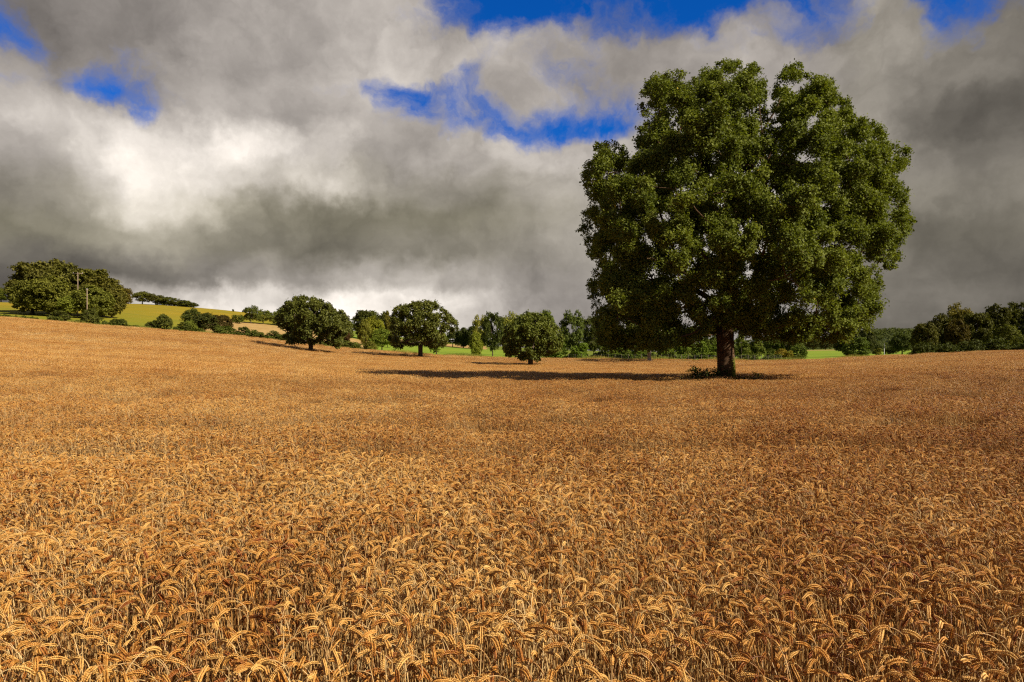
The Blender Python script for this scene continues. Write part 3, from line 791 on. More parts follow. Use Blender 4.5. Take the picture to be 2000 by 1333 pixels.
bg('round', -22, 556, 50, 345, (.9,.9,.6), 'tree cut off by the left edge of the photo beyond the hill clump')
g = 'trees on the hill crest'
bg('round', 278, 570, 40, 300, (1.05,1.0,.7), 'first tree of the skyline row on the yellow hill, nearest the beech clump', g)
bg('round', 304, 574, 38, 298, (.9,.8,.6), 'second tree of the skyline row on the yellow hill, dome shaped', g)
for i, (px, tp, w) in enumerate([(324, 579, 38), (341, 582, 36), (358, 586, 34), (374, 590, 30)]):
    bg('bush', px, tp, w, 298, (.8,.8,.55), ['low tree right after the dome shaped one in the skyline row', 'low tree in the middle of the descending skyline row', 'low bushy tree near the lower end of the skyline row', 'last and smallest bush of the descending skyline row'][i], g)
bg('bush', 455, 604, 5, 296, (.6,.6,.5), 'tiny lone bush on the skyline of the yellow hill')
g = 'hedgerow shrubs along the far edge of the wheat'
for a in [
 ('bush', 115, 605, 42, 154, (.85,.85,.75), 'rounded bush at the wheat edge, below the middle of the beech clump'),
 ('spiky', 178, 596, 44, 154, (.8,.8,.7), 'taller ragged bush at the wheat edge, right below the lower utility pole'),
 ('bush', 233, 621, 36, 154, (.7,.75,.65), 'low bush at the wheat edge, below the right end of the beech clump'),
 ('bush', 290, 626, 18, 156, (.6,.62,.5), 'very small dark bush left of the pointed shrub at the wheat edge'),
 ('bush', 306, 624, 30, 153, (.75,.8,.7), 'round shrub leaning against the left of the pointed shrub'),
 ('spiky', 321, 610, 42, 153, (.85,.85,.75), 'tall pointed shrub at the wheat edge against the yellow hill'),
 ('bush', 357, 628, 36, 154, (.8,.85,.7), 'shrub between the pointed shrub and the dark rounded tree'),
 ('round', 372, 625, 26, 157, LG, 'pale green shrub tucked left of the dark rounded tree'),
 ('round', 375, 602, 40, 176, (.65,.7,.6), 'round topped tree standing behind the dark hedgerow trees, against the yellow hill'),
 ('round', 400, 612, 58, 160, (.5,.52,.5), 'dark rounded tree in the hedgerow with its short trunk showing'),
 ('dense', 432, 613, 46, 163, (.62,.42,.45), 'dark purplish tree in the hedgerow beside the dark rounded tree'),
 ('bush', 387, 640, 32, 152, (.9,1.0,.75), 'low green bush in front of the dark rounded tree'),
 ('bush', 440, 633, 44, 152, (.85,.95,.7), 'broad green bush below the purplish tree'),
 ('spiky', 475, 634, 36, 151, (.7,.78,.65), 'upright dark bush right of the broad green one, in front of the tan stubble'),
 ('bush', 507, 648, 26, 151, (.9,.95,.7), 'small bush below the tan stubble field'),
 ('bush', 534, 645, 32, 151, (.75,.85,.65), 'bush between the tan stubble field and the domed oak'),
 ('bush', 563, 647, 36, 150, (.8,.85,.7), 'bush half hidden behind the left of the domed oak')]:
    bg(*a[:6], a[6], g)
g = 'trees between the yellow hill and the domed oak'
for a in [
 ('round', 490, 597, 36, 232, (.75,.8,.6), 'round tree at the right end of the yellow hill, on the skyline'),
 ('bush', 464, 613, 26, 225, (.85,.95,.65), 'short tree left of the round one at the end of the yellow hill'),
 ('round', 514, 604, 34, 235, (1.1,1.15,.9), 'pale green tree just right of the round skyline tree'),
 ('round', 536, 608, 28, 236, (1.2,1.25,1.0), 'lighter green tree half hidden left of the domed oak'),
 ('round', 560, 600, 44, 238, (1.2,1.3,1.0), 'pale tree peeping out behind the upper left of the domed oak'),
 ('dense', 672, 615, 36, 165, (.7,.68,.55), 'tree directly right of the domed oak crown'),
 ('dense', 668, 634, 34, 158, (.55,.26,.36), 'purple leaved tree tucked behind the right side of the domed oak'),
 ('bush', 673, 664, 34, 152, (.9,.95,.75), 'low bush on the wheat edge right of the domed oak'),
 ('dense', 716, 603, 60, 240, (.55,.58,.45), 'dark domed tree on the skyline between the two larger oaks'),
 ('dense', 752, 610, 44, 235, (.65,.6,.4), 'olive tree right of the dark domed skyline tree'),
 ('conifer', 757, 608, 34, 205, (1.4,1.1,.7), 'pointed brownish conifer left of the open crowned oak'),
 ('round', 733, 618, 40, 200, (1.7,1.6,.7), 'yellow green tree in front of the dark domed skyline tree'),
 ('tall', 712, 622, 30, 172, (1.5,1.35,.9), 'slender birch like tree left of the yellow green one'),
 ('round', 746, 640, 44, 172, (1.3,1.5,.9), 'leafy mid green tree in front of the pointed conifer'),
 ('spiky', 723, 664, 34, 150, (1.3,1.2,.8), 'wispy low shrub at the wheat edge before the green lawn'),
 ('bush', 694, 668, 20, 152, (1.5,1.6,.9), 'small light green shrub at the edge of the lawn')]:
    bg(*a[:6], a[6], g)
g = 'trees around the lawn gap'
for a in [
 ('round', 852, 640, 44, 150, (1.2,1.4,.8), 'bright green tree showing behind the right side of the open crowned oak'),
 ('round', 884, 645, 30, 262, DG, 'small dark tree above the lawn, left in the gap'),
 ('dense', 905, 638, 34, 262, (.42,.48,.42), 'dark rounded conifer like tree at the far end of the lawn'),
 ('dense', 925, 635, 38, 258, (.45,.5,.45), 'dark tree at the far end of the lawn, next to the pale tree'),
 ('conifer', 893, 636, 14, 268, (.45,.5,.45), 'narrow dark conifer on the horizon in the lawn gap'),
 ('tall', 938, 614, 36, 185, (2.0,1.75,1.3), 'sparse pale leaved tree sticking out left of the tall dark tree'),
 ('spiky', 930, 640, 34, 147, (1.6,1.65,.8), 'yellow green conical tree at the right edge of the lawn'),
 ('tall', 962, 605, 50, 150, (.55,.62,.5), 'tall dark tree left of the low round oak'),
 ('round', 992, 609, 46, 170, (1.7,1.6,1.2), 'pale silvery leaved tree behind the low round oak, to the left'),
 ('round', 1032, 606, 40, 175, (.8,.85,.65), 'dark topped tree right behind the low round oak'),
 ('tall', 1068, 604, 46, 170, (.9,1.05,.6), 'bright tufted tree behind the right of the low round oak'),
 ('bush', 1085, 660, 50, 140, (.9,1.15,.7), 'low green growth behind the right foot of the low round oak'),
 ('tall', 1118, 605, 56, 142, (.75,.9,.7), 'tall green tree right of the low round oak'),
 ('bush', 1132, 665, 42, 132, (1.2,1.6,.8), 'bright green bush at the foot of the tall green tree'),
 ('tall', 1160, 612, 52, 150, (.7,.75,.6), 'tree half hidden behind the lower left of the huge tree')]:
    bg(*a[:6], a[6], g)
g = 'young trees in the belt behind the huge tree'
pl = ['far left of the pale trunk', 'left of the pale trunk', 'just left of the pale trunk', 'directly behind the pale trunk', 'just right of the pale trunk', 'midway between both trunks',
      'left of the mossy trunk', 'close behind the left of the mossy trunk']
for i, px in enumerate([1180, 1206, 1234, 1262, 1292, 1322, 1352, 1384]):
    bg('tall' if i % 3 else 'round', px, 628 + (i * 7) % 11, 40, 138 + (i * 5) % 9, (.85 + .1 * (i % 3), 1.0 + .1 * (i % 2), .75), 'young belt tree under the huge crown, ' + pl[i], g)
for i, (px, tp) in enumerate([(1192, 664), (1218, 668), (1248, 664), (1300, 666), (1338, 668), (1370, 664), (1396, 668)]):
    bg('bush', px, tp, 34, 131, (1.2,1.5,.8), 'low bright green undergrowth bush below the huge crown, ' + ['first from the left', 'second from the left', 'third from the left', 'right beside the pale trunk', 'second after the pale trunk', 'third after the pale trunk', 'nearest the left of the mossy trunk'][i], 'undergrowth bushes behind the huge tree')
g = 'trees right of the mossy trunk'
for a in [
 ('conifer', 1448, 640, 46, 136, (1.05,1.15,.8), 'larch like conifer immediately right of the mossy trunk'),
 ('conifer', 1478, 642, 46, 136, (1.0,1.1,.75), 'second larch like conifer right of the mossy trunk'),
 ('round', 1508, 650, 40, 138, (.75,.85,.6), 'green tree right of the two larch like conifers'),
 ('round', 1540, 648, 50, 138, (.7,.8,.6), 'darker green tree above the orange brown bush'),
 ('bush', 1561, 672, 30, 120, (.8,1.0,.65), 'green bush at the left end of the right hand lawn'),
 ('bush', 1526, 680, 30, 118, (2.1,1.5,.7), 'orange brown bush at the wheat edge, larger one'),
 ('bush', 1545, 684, 20, 117, (1.9,1.5,.7), 'orange brown bush at the wheat edge, smaller right one'),
 ('round', 1588, 661, 32, 330, (.5,.55,.5), 'dark distant tree at the left end of the band above the right lawn'),
 ('round', 1612, 664, 30, 330, (.48,.53,.5), 'dark distant tree in the middle of the band above the right lawn'),
 ('round', 1636, 666, 30, 330, (.45,.5,.48), 'dark distant tree at the right of the band above the right lawn'),
 ('dense', 1655, 630, 56, 175, (.42,.44,.38), 'dark tree behind the lower right edge of the huge crown'),
 ('dense', 1690, 638, 40, 185, (.42,.44,.38), 'dark tree at the gap between the huge crown and the wooded hill'),
 ('bush', 1672, 656, 52, 118, (.85,1.05,.8), 'round grey green bush standing alone at the lawn edge'),
 ('round', 1707, 668, 34, 230, (.45,.5,.45), 'dark bush right behind the round grey green one'),
 ('bush', 1713, 678, 20, 200, (1.2,1.1,.6), 'small olive bush left of the white post'),
 ('bush', 1740, 676, 26, 215, (.5,.55,.45), 'dark low bush right of the white post'),
 ('round', 1762, 650, 48, 128, (.65,.75,.6), 'green tree at the wheat edge left of the dark wood'),
 ('bush', 1728, 680, 40, 260, (.5,.55,.45), 'distant dark scrub behind the white post')]:
    bg(*a[:6], a[6], g)
g = 'trees of the dark wood on the right'
for a in [
 ('dense', 1806, 627, 52, 116, (0.71,0.63,0.38), 'first tree of the dark right hand wood, lowest at its left end'),
 ('dense', 1838, 614, 60, 120, (0.63,0.56,0.38), 'second tree from the left in the dark right hand wood'),
 ('round', 1876, 592, 56, 128, (1.26,0.97,0.59), 'paler olive crowned tree rising above the left of the dark wood'),
 ('dense', 1868, 620, 46, 116, (0.69,0.49,0.32), 'brownish tree in the front of the dark wood below the olive crowned one'),
 ('dense', 1908, 606, 62, 118, (0.63,0.59,0.38), 'broad dark tree in the middle of the right hand wood'),
 ('dense', 1948, 595, 66, 122, (0.60,0.56,0.38), 'dark tree second from the right edge of the photo'),
 ('dense', 1992, 586, 74, 122, (0.57,0.56,0.38), 'tallest dark tree of the wood, cut by the right edge of the photo'),
 ('dense', 2040, 580, 70, 120, (0.63,0.56,0.38), 'dark tree of the wood standing at the right border of the photo'),
 ('round', 1970, 632, 50, 114, (0.98,0.97,0.59), 'lower lit green tree in front of the dark wood near the right edge')]:
    bg(*a[:6], a[6], g)

# low hedge bottoms
def hedge(x0, x1, h, Yo, label, color, seed, name='hedge'):
    r = np.random.default_rng(seed)
    n = int((x1 - x0) / 3.2) + 2
    px = np.linspace(x0, x1, n); L = []
    Yv = np.interp(px, CX, BND) + Yo
    X = (px - 1000) / F * Yv; Z = ground(X, Yv)
    o = np.array([X.mean(), Yv.mean(), Z.mean()])
    for k in range(n):
        for _ in range(2):
            hh = h * r.uniform(0.5, 1.1) * (0.75 + 0.35 * math.sin(px[k] * 0.13))
            L.append((X[k] + r.normal(0, .3), Yv[k] + r.normal(0, .4), Z[k] + hh * r.uniform(.25, .7), hh * .5))
    L = np.array(L)
    C, O, ct, _ = fill_lobes(L, 12, 8, 0.22, o, .9)
    me = leaves_mesh('foliage', C - o, O, 0.24, M_bg, ct)
    c = link(name, me, label=label, category='hedge'); c.location = o; c.color = (*color, 1)
hedge(-40, 240, 1.2, 2.5, 'low scrubby hedge along the wheat edge at the foot of the yellow hill', (.8,.85,.65), 1)
hedge(245, 375, 1.0, 2.5, 'low grassy hedge between the low bush and the dark rounded tree', (.9,.9,.6), 2)
hedge(480, 700, 2.0, 2.0, 'low hedge running from the tan stubble field behind the domed oak', (.8,.85,.65), 3)
hedge(1100, 1420, 1.3, 12, 'low undergrowth strip under the belt of trees behind the huge tree', (.9,1.1,.7), 4)
hedge(1425, 1560, 1.4, 9, 'low undergrowth strip right of the mossy trunk', (.8,.9,.6), 5)
hedge(1780, 2080, 2.4, 2.5, 'dark leafy fringe along the foot of the right hand wood', (.5,.55,.42), 6)

# verge grass (tufts), one uncountable mass
vx, vy = [], []
n = 42000
px = rng.uniform(-60, 1700, n); Yv = np.interp(px, CX, BND) + rng.uniform(-0.8, 6.0, n) ** 1.0
X = (px - 1000) / F * Yv; Z = ground(X, Yv)
h = rng.uniform(0.45, 1.0, n) * (0.8 + 0.3 * np.sin(px * .05)); a = rng.uniform(0, 6.28, n)
b0 = np.stack([X, Yv, Z], 1); dx = np.stack([np.cos(a), np.sin(a), np.zeros(n)], 1) * 0.03
ln = np.stack([rng.normal(0, .15, n), rng.normal(0, .15, n), h], 1)
V = np.stack([b0 - dx, b0 + dx, b0 + ln + dx * .3, b0 + ln - dx * .3], 1).reshape(-1, 3)
link('verge_grass', mesh_from('verge_grass', V, np.arange(n * 4).reshape(-1, 4), None, [M_grass], tint=np.repeat(np.clip(.5 + .5 * np.sin(px * .03) + rng.normal(0, .2, n), 0, 1), 4)),
     kind='stuff', label='long yellowish grass on the verge between wheat and trees', category='grass')

# weeds and fallen branches round the great trunk
o = np.array([TRX, TRY, float(ground(TRX, TRY))])
def weeds(cx_, cy_, rx, ry, h, n, label, col, name='weed_patch'):
    L = []
    for _ in range(n):
        a = rng.uniform(0, 6.28); q = math.sqrt(rng.uniform())
        x = cx_ + rx * q * math.cos(a); y = cy_ + ry * q * math.sin(a)
        L.append((x, y, float(ground(x, y)) + h * rng.uniform(.3, .75), h * .35))
    c0 = np.array([cx_, cy_, float(ground(cx_, cy_))])
    C, O, ct, _ = fill_lobes(np.array(L), 9, 9, .14, c0, 1.0)
    me = leaves_mesh('weeds', C - c0, O, .085, M_weed, ct)
    c = link(name, me, label=label, category='weeds'); c.location = c0; c.color = (*col, 1)
weeds(TRX - .95, TRY - .25, 1.1, .7, 1.25, 34, 'dark green weeds and nettles at the left foot of the mossy trunk', (.8, .8, .8))
weeds(TRX + .85, TRY - .3, .6, .5, 1.0, 14, 'low brown tangle of weeds at the right foot of the mossy trunk', (1.2, .7, .5))
x2 = (821 - 1000) / F * 122
weeds(x2 - .5, 121.3, 3.0, .8, 1.5, 30, 'dark ring of weeds at the foot of the open crowned oak', (.6, .7, .6))
for (dx_, sx, lab) in ((1.15, 1, 'dead bare branch lying in the weeds right of the mossy trunk'), (-1.35, -1, 'thin dead branch poking up from the weeds left of the mossy trunk')):
    mb = MB(); L = 1.0
    P0 = np.array([[0, 0, .1], [.3 * sx, .05, .45], [.6 * sx, 0, .62], [.85 * sx, -.05, .72], [1.05 * sx, -.05, .95]]) * (0.8 if sx > 0 else .55)
    P0[:, 2] += .25 if sx > 0 else .55
    mb.tube(P0, [.035, .03, .025, .02, .01], 6)
    for k in range(7):
        i = rng.integers(0, 4); a = P0[i]; d = rand_dirs(1)[0] * np.array([.4, .3, .3]) + np.array([.15 * sx, 0, .12])
        mb.tube(np.array([a, a + d * .5 + [0, 0, .03], a + d]), [.016, .012, .006], 5)
    b = link('fallen_branch', mb.mesh('fallen_branch', [M_bark2], True), label=lab, category='branch')
    b.location = (TRX + dx_ - .55 * sx, TRY - .75, o[2])

# ------------------------------------------------------------------ poles, wires, fence, post
def plain(name, c, rough=.7, metal=0):
    m, nt, out = new_mat(name)
    tc = nt.node('ShaderNodeTexCoord'); f = nt.noise(tc.outputs['Object'], 5, 4)
    col = nt.mix(f, rgb(*[x * .75 for x in c]), rgb(*[min(1, x * 1.2) for x in c]))
    nt.l.new(principled(nt, col, rough, .3), out.inputs[0]); return m
M_pole = plain('weathered_pole_wood', (.26, .19, .13)); M_wire = plain('wire', (.10, .10, .11), .5); M_ins = plain('insulator', (.35, .33, .3), .4)
M_white = plain('white_paint', (.5, .5, .48)); M_post = plain('fence_post_wood', (.14, .11, .08))
pole_tops = []
for (px, top, Y, cross, lab) in ((152, 533, 200, 20, 'upper utility pole with a long crossarm in front of the beech clump'), (170, 565, 176, 3, 'lower utility pole without crossarm, right of the upper one')):
    x = (px - 1000) / F * Y; gz = float(ground(x, Y)); zt = EYE + (HZ - top) / F * Y
    t = thing('utility_pole', (x, Y, gz), lab, 'utility pole')
    mb = MB(); H_ = zt - gz
    mb.tube([(0, 0, -.3), (0, 0, H_ * .5), (0, 0, H_)], [.15, .13, .11], 10); link('shaft', mb.mesh('shaft', [M_pole], True), t)
    cw = cross / F * Y / 2
    mb = MB(); mb.box((-cw, -.09, H_ - .35), (cw, .09, H_ - .17)); link('crossarm', mb.mesh('crossarm', [M_pole]), t)
    for q in (-.9, 0, .9):
        mb = MB(); mb.tube([(q * cw, 0, H_ - .17), (q * cw, 0, H_ + .0), (q * cw, 0, H_ + .12)], [.05, .08, .04], 8); link('insulator', mb.mesh('insulator', [M_ins], True), t)
    pole_tops.append((x, Y, zt, cw))
def wire(a, b, sag, lab, r=.028):
    a = np.array(a); b = np.array(b); t = np.linspace(0, 1, 30)
    P_ = a + (b - a) * t[:, None]; P_[:, 2] -= sag * 4 * t * (1 - t)
    c0 = a.copy()
    mb = MB(); mb.tube(P_ - c0, np.full(30, r), 5)
    w = link('power_line', mb.mesh('power_line', [M_wire]), label=lab, category='cable', group='power lines at the left edge'); w.location = c0
x, Y, z, cw = pole_tops[0]
x2_, Y2_, z2_, cw2 = pole_tops[1]
YL = 240
W = [(518, 548, 'topmost power line crossing the sky at the left edge of the photo'), (531, 552, 'second power line from the top at the left edge'), (537, 566, 'third power line from the top at the left edge'), (550, 575, 'fourth power line from the top at the left edge'), (555, 590, 'lowest power line at the left edge of the photo')]
for i, (ya, yb, lab) in enumerate(W):
    a = at(-190, ya - 70, YL)
    m0 = at(30, ya + (13 if i not in (1, 3) else 8), YL)
    b = m0 + (m0 - a) * 0.25
    wire(a, b, 0.25, lab)
# supports of those lines, hidden ends: a pole behind the clump
xq, Yq = (85 - 1000) / F * YL, YL
# white post by the right lawn
x = (1727 - 1000) / F * 205; gz = float(ground(x, 205))
t = thing('marker_post', (x, 205, gz), 'thin white post standing among dark bushes left of the dark wood', 'post')
mb = MB(); zt = EYE + (HZ - 671) / F * 205 - gz
mb.tube([(0, 0, -.2), (0, 0, zt * .55)], [.11, .10], 8); link('shaft', mb.mesh('shaft', [M_white], True), t)
mb = MB(); mb.tube([(0, 0, zt * .55), (0, 0, zt)], [.09, .07], 8); link('upper_rod', mb.mesh('upper_rod', [M_wire], True), t)
# post and wire fence in front of the belt
t = thing('wire_fence', (0, 0, 0), 'low post and wire fence along the verge in front of the tree belt', 'fence')
prev = None; fp = []
for px in np.arange(1110, 1530, 13.0):
    Yf = float(np.interp(px, CX, BND)) + 6.6; x = (px - 1000) / F * Yf; fp.append((x, Yf, float(ground(x, Yf))))
t.location = fp[0]; o0 = np.array(fp[0])
for p in fp:
    p = np.array(p) - o0; mb = MB(); mb.tube([p + [0, 0, -.2], p + [0, 0, 1.15]], [.045, .04], 6); link('post', mb.mesh('post', [M_post]), t)
for hz in (.5, .8, 1.05):
    mb = MB(); mb.tube(np.array(fp) - o0 + [0, 0, hz], np.full(len(fp), .012), 4); link('wire', mb.mesh('wire', [M_wire]), t)

# ------------------------------------------------------------------ far wooded hill
r = np.random.default_rng(5)
def far_hill():
    Y0 = 900; prof_x = np.array([1300, 1420, 1540, 1620, 1680, 1720, 1750, 1775, 1800, 1900, 2050, 2200]); prof_y = np.array([684, 680, 672, 664, 652, 645, 643, 645, 646, 652, 664, 680])
    pxs = np.linspace(1300, 2200, 120); V = []; rows = 14
    for j in range(rows):
        k = j / (rows - 1); Y = 620 + 520 * k
        s = math.sin(min(1, k / .6) * math.pi / 2)
        for p in pxs:
            hy = np.interp(p, prof_x, prof_y); z = EYE + (HZ - hy) / F * Y0 - 4
            X = (p - 1000) / F * 900
            gz = float(ground(X, Y))
            V.append((X * (Y / 900) ** .2, Y, gz - 3 + (z - gz + 3) * s))
    V = np.array(V); n = len(pxs)
    Q = [(j * n + i, j * n + i + 1, (j + 1) * n + i + 1, (j + 1) * n + i) for j in range(rows - 1) for i in range(n - 1)]
    link('hill', mesh_from('hill', V, Q, None, [M_hillfar], smooth=True), kind='structure')
    return V, n, rows
M_hillfar = ground_material('far_hill', [rgb(.035, .05, .02), rgb(.05, .065, .025), rgb(.06, .07, .03)], .01, .05)
HV, hn, hr = far_hill()
L = []
for _ in range(2600):
    j = r.uniform(0, 9.5); i = r.uniform(0, hn - 1.01)
    j0, i0 = int(j), int(i); v = HV[j0 * hn + i0] * (1 - (j - j0)) + HV[(j0 + 1) * hn + i0] * (j - j0)
    v = v + (HV[j0 * hn + i0 + 1] - HV[j0 * hn + i0]) * (i - i0)
    L.append((v[0], v[1], v[2] + 2.5, r.uniform(3.2, 5.5)))
old = rng; rng = r
C, O, ct, _ = fill_lobes(np.array(L), 9, 5, 1.6, (700 * .5, 1500, -50), .8)
me = leaves_mesh('wood', C, O * .3 + np.array([0, -.3, .6]), 2.2, M_bg, ct, .9)
c = link('hillside_wood', me, kind='stuff', label='dense far wood covering the low hill on the right', category='wood'); c.color = (.55, .62, .62, 1)
# far tree masses on the horizon between the hills
L = []
for _ in range(420):
    px = r.uniform(560, 1620); Y = r.uniform(420, 520); x = (px - 1000) / F * Y
    L.append((x, Y, float(ground(x, Y)) + r.uniform(1, 6), r.uniform(2.5, 4.5)))
C, O, ct, _ = fill_lobes(np.array(L), 9, 5, 1.3, (0, 900, -50), .8)
me = leaves_mesh('wood', C, O * .3 + np.array([0, -.3, .6]), 1.7, M_bg, ct, .9)
c = link('distant_wood', me, kind='stuff', label='distant wood closing the horizon behind the nearer trees', category='wood'); c.color = (.6, .68, .6, 1)
rng = old

# ------------------------------------------------------------------ sky
SX = np.arange(0, 2001, 125.0); SY = np.arange(0, 661, 60.0)
SB = [  # brightness 0-255 of the clouds
 [105,130,120,135,142,148,150,125,110,100,105,110,115,120,140,115,110],
 [105,135,125,142,155,158,160,155,140,115,130,130,135,135,150,125,115],
 [135,115,135,148,152,160,170,172,172,125,128,140,150,150,145,125,100],
 [165,140,120,140,150,152,165,165,158,135,140,150,152,150,130,110,95],
 [180,178,170,160,150,150,162,170,165,150,150,155,155,150,115,88,82],
 [145,190,205,212,222,165,150,165,178,168,165,165,165,160,125,105,105],
 [122,150,195,200,165,192,150,142,160,168,165,170,170,160,118,115,112],
 [125,130,165,195,128,130,130,112,130,142,150,180,180,150,120,115,105],
 [112,115,128,128,120,115,115,118,122,132,150,180,180,140, 90, 80, 80],
 [ 85, 82, 80,105,130,120,118,135,110,125,165,180,170,130,112, 98, 95],
 [ 90,120,205,214,205,198,185,195,150,130,150,160,150,120,100, 92, 90],
 [120,170,214,210,200,195,185,172,142,130,135,140,130,110, 98, 92, 90]]
SBL = [  # openness to the blue, 0-10
 [5,2,3,0,0,0,2,9,10,9,8,10,10,6,2,10,6],
 [8,2,3,0,0,0,0,4,8,6,3,5,6,7,3,7,1],
 [4,7,5,1,0,0,0,0,2,4,0,0,0,0,1,2,0],
 [0,3,7,2,1,3,9,8,3,4,5,0,0,0,0,0,0],
 [0,0,1,0,0,0,3,8,9,8,7,0,0,0,0,0,0],
 [0,0,0,0,0,0,0,0,3,1,2,0,0,0,0,0,0]] + [[0] * 17] * 6
SB = np.array(SB, float); SB[5, 4:6] = (224, 188); SB[6, 5] = 208; SB[10, 5:8] += 12; SB[7, 4:8] -= 6; SB[8, 3:8] -= 10; SB[6, 3] -= 20; SB[6, 6:8] -= 10; SB[7, 4:8] -= 8; SB[10, 6:8] += 10; SB[5, 0:3] -= [0, 22, 12]; SB[4:6, 3:5] += 10; SB[9:, 2:8] += 22; SB[9, 2:5] -= 14; SB = SB + np.clip(SB - 160, 0, 60) * 0.4 + 10 * (SB > 90) + 6; SBL = np.array(SBL, float)
def bil(G, x, y):
    fx = np.clip(x / 125, 0, 15.999); fy = np.clip(y / 60, 0, 10.999); i = int(fx); j = int(fy); a = fx - i; b = fy - j
    return (G[j, i] * (1 - a) + G[j, i + 1] * a) * (1 - b) + (G[j + 1, i] * (1 - a) + G[j + 1, i + 1] * a) * b
ELS = [0, 1.6, 3.0, 4.4, 6, 8.5, 11, 13.5, 16, 18.5, 21, 23.5, 26.5, 29.5]
AZM = 40.0; NA = 25
world = bpy.data.worlds.new('World'); scene.world = world; world.use_nodes = True
nt = NT(world.node_tree); nt.n.clear()
out = nt.node('ShaderNodeOutputWorld'); bgd = nt.node('ShaderNodeBackground')
tc = nt.node('ShaderNodeTexCoord'); Dv = tc.outputs['Generated']
sx = nt.node('ShaderNodeSeparateXYZ'); nt.l.new(Dv, sx.inputs[0])
# cloud deck coordinates: where the view direction meets a flat layer overhead
zz = nt.math('ADD', nt.math('ABSOLUTE', sx.outputs[2]), 0.22)
cb = nt.node('ShaderNodeCombineXYZ')
nt.l.new(nt.math('DIVIDE', sx.outputs[0], zz), cb.inputs[0]); nt.l.new(nt.math('DIVIDE', sx.outputs[1], zz), cb.inputs[1])
nt.l.new(nt.math('MULTIPLY', sx.outputs[2], 2.0), cb.inputs[2])
deck = cb.outputs[0]
wn = nt.node('ShaderNodeTexNoise'); nt.l.new(Dv, wn.inputs['Vector']); wn.inputs['Scale'].default_value = 7; wn.inputs['Detail'].default_value = 5; wn.inputs['Roughness'].default_value = .55
wv = nt.vmath('SUBTRACT', wn.outputs['Color'], (.5, .5, .5)); fl = nt.maprange(sx.outputs[2], 0.03, 0.30, 0.30, 1.0)
wa = nt.node('ShaderNodeVectorMath', operation='SCALE'); nt.l.new(nt.vmath('MULTIPLY', wv, (.14, .14, .10)), wa.inputs[0]); nt.l.new(fl, wa.inputs['Scale'])
wf = nt.node('ShaderNodeTexNoise'); nt.l.new(Dv, wf.inputs['Vector']); wf.inputs['Scale'].default_value = 24; wf.inputs['Detail'].default_value = 6; wf.inputs['Roughness'].default_value = .6
wb = nt.vmath('MULTIPLY', nt.vmath('SUBTRACT', wf.outputs['Color'], (.5, .5, .5)), (.06, .06, .045))
wv = nt.vmath('ADD', wa.outputs[0], wb)
W2 = nt.vmath('ADD', Dv, wv)
s2 = nt.node('ShaderNodeSeparateXYZ'); nt.l.new(W2, s2.inputs[0])
az = nt.math('ARCTAN2', s2.outputs[0], s2.outputs[1]); az = nt.math('MULTIPLY', az, 180 / math.pi)
af = nt.math('PINGPONG', nt.math('ADD', az, AZM), 2 * AZM); af = nt.math('DIVIDE', af, 2 * AZM)
el = nt.math('MULTIPLY', nt.math('ARCSINE', nt.math('MAXIMUM', s2.outputs[2], 0.0)), 180 / math.pi)
acc = None
def lin(v): v /= 255.0; return v / 12.92 if v < .04 else ((v + .055) / 1.055) ** 2.4
for j, e in enumerate(ELS):
    cr = nt.node('ShaderNodeValToRGB'); cr.color_ramp.interpolation = 'CARDINAL'
    nt.l.new(af, cr.inputs[0])
    els = cr.color_ramp.elements
    for i in range(NA):
        a = -AZM + 2 * AZM * i / (NA - 1); px = 1000 + F * math.tan(math.radians(a)); py = HZ - F * math.tan(math.radians(e)) / math.cos(math.radians(a))
        wm = math.exp(-((py - 435) / 85) ** 2) * (1.0 if px < 900 else max(.25, 1 - (px - 900) / 500)) + .35 * (px > 1600)
        c = (bil(SB, px, py) / 255.0, bil(SBL, px, py) / 9.0, min(1, wm), 1)
        if i == 0: x = els[0]; x.position = 0
        elif i == 1: x = els[1]; x.position = i / (NA - 1)
        else: x = els.new(i / (NA - 1))
        x.color = c
    if acc is None: acc = cr.outputs[0]
    else: acc = nt.mix(nt.maprange(el, ELS[j - 1], e, smooth=True), acc, cr.outputs[0])
acc = nt.mix(nt.maprange(el, 31, 46), acc, rgb(.40, .50, 0))
backdim = nt.maprange(sx.outputs[1], -0.35, 0.35, 0.50, 1.0, smooth=True)
s3 = nt.node('ShaderNodeSeparateColor'); nt.l.new(acc, s3.inputs[0])
n1 = nt.noise(deck, 1.6, 7, 0.52, 0.35); n2 = nt.noise(Dv, 9.0, 7, 0.5, 0.25); n3 = nt.noise(W2, 22.0, 5, 0.5, 0.3)
det = nt.math('ADD', nt.math('MULTIPLY', nt.math('SUBTRACT', n1, .5), .34), nt.math('MULTIPLY', nt.math('SUBTRACT', n2, .5), .32))
det = nt.math('ADD', det, nt.math('MULTIPLY', nt.math('SUBTRACT', n3, .5), .08))
bl1 = nt.noise(W2, 5.0, 6, 0.52, 0.2); bl2 = nt.noise(W2, 12.0, 6, 0.55, 0.2)
bil1 = nt.math('ABSOLUTE', nt.math('SUBTRACT', bl1, .5)); bil2 = nt.math('ABSOLUTE', nt.math('SUBTRACT', bl2, .5))
det = nt.math('ADD', det, nt.math('MULTIPLY', nt.math('SUBTRACT', bil1, .075), .9))
det = nt.math('ADD', det, nt.math('MULTIPLY', nt.math('SUBTRACT', bil2, .075), .40))
br = nt.math('MULTIPLY', s3.outputs[0], nt.math('ADD', det, 1.0))
br = nt.math('MULTIPLY', nt.math('MULTIPLY', nt.math('POWER', nt.math('MAXIMUM', br, 0.02), 2.2), 0.92), backdim)
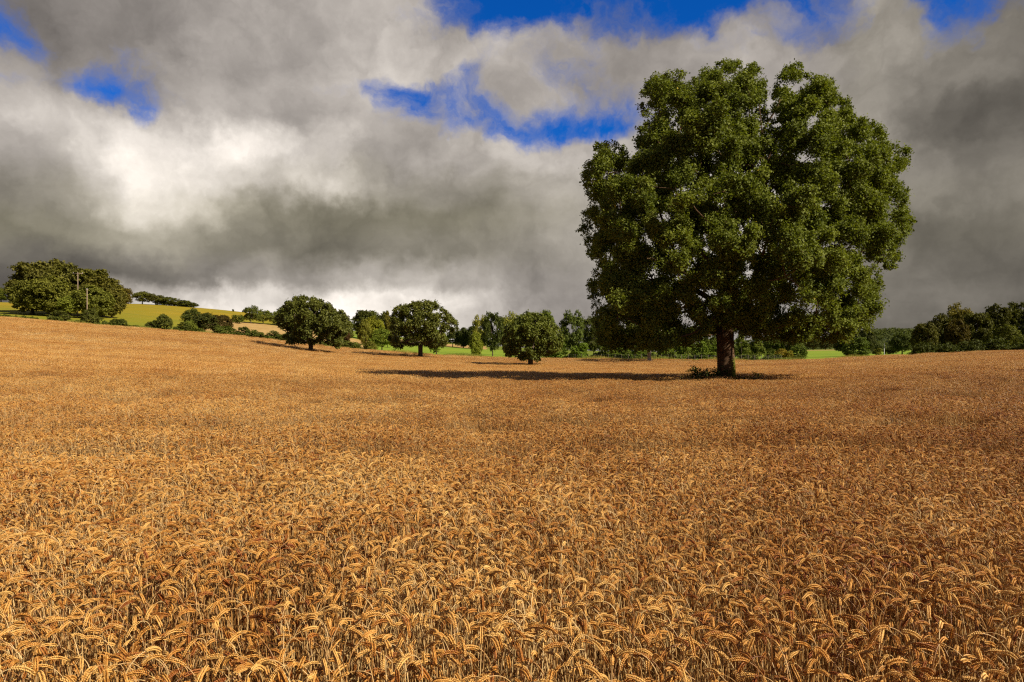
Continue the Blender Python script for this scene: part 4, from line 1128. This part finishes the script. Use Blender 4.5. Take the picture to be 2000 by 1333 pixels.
# grey clouds lean warm, darkest parts browner
tintc = nt.mix(nt.maprange(br, 0.10, 0.62), rgb(1.06, .95, .87), rgb(1.05, .965, .875))
tintc = nt.mix(s3.outputs[2], tintc, nt.mix(nt.maprange(br, 0.15, 0.7), rgb(1.06, .965, .70), rgb(1.05, .965, .82)))
vm = nt.node('ShaderNodeVectorMath', operation='SCALE'); nt.l.new(tintc, vm.inputs[0]); nt.l.new(nt.math('MULTIPLY', br, 7.8), vm.inputs['Scale'])
n4 = nt.noise(W2, 14.0, 8, 0.62, 0.5)
op = nt.math('ADD', s3.outputs[1], nt.math('MULTIPLY', det, 0.9))
op = nt.math('ADD', op, nt.math('MULTIPLY', nt.math('SUBTRACT', n4, .5), 0.9))
op = nt.maprange(op, 0.30, 1.0, smooth=True)
sky = nt.node('ShaderNodeTexSky', sky_type='NISHITA'); sky.sun_disc = False
sky.sun_elevation = math.asin(SUN.z); sky.sun_rotation = math.atan2(SUN.x, SUN.y)
sky.air_density = 1.0; sky.dust_density = 0.3; sky.ozone_density = 3.0; sky.altitude = 500
blue = nt.mix(1.0, sky.outputs[0], rgb(.02, .36, .92), 'MULTIPLY')
fin = nt.mix(op, vm.outputs[0], blue)
nt.l.new(fin, bgd.inputs[0]); bgd.inputs[1].default_value = 0.1
nt.l.new(bgd.outputs[0], out.inputs[0])

# ------------------------------------------------------------------ sun, camera
sl = bpy.data.lights.new('sun', 'SUN'); sl.energy = 5.0; sl.angle = math.radians(0.6); sl.color = (1.0, .905, .74)
so = bpy.data.objects.new('sun', sl); COL.objects.link(so); so.rotation_euler = (-SUN).to_track_quat('-Z', 'Y').to_euler()
cam = bpy.data.cameras.new('camera'); co = bpy.data.objects.new('camera', cam); COL.objects.link(co)
co.location = (0, 0, EYE); co.rotation_euler = (math.pi / 2, 0, 0)
cam.sensor_width = 36; cam.lens = 24; cam.shift_y = (HZ - 666.5) / 2000; cam.clip_end = 20000; cam.clip_start = 0.05
scene.camera = co
vs = scene.view_settings; vs.view_transform = 'Standard'; vs.look = 'None'; vs.exposure = 0.5; vs.gamma = 1; vs.use_curve_mapping = False
cy_ = scene.cycles; scene.render.engine = 'CYCLES'
cy_.use_denoising = USE_DN; scene.cycles.pixel_filter_type = 'BLACKMAN_HARRIS'; scene.cycles.filter_width = 1.25
cy_.max_bounces = 6; cy_.diffuse_bounces = 2; cy_.glossy_bounces = 2; cy_.transmission_bounces = 3
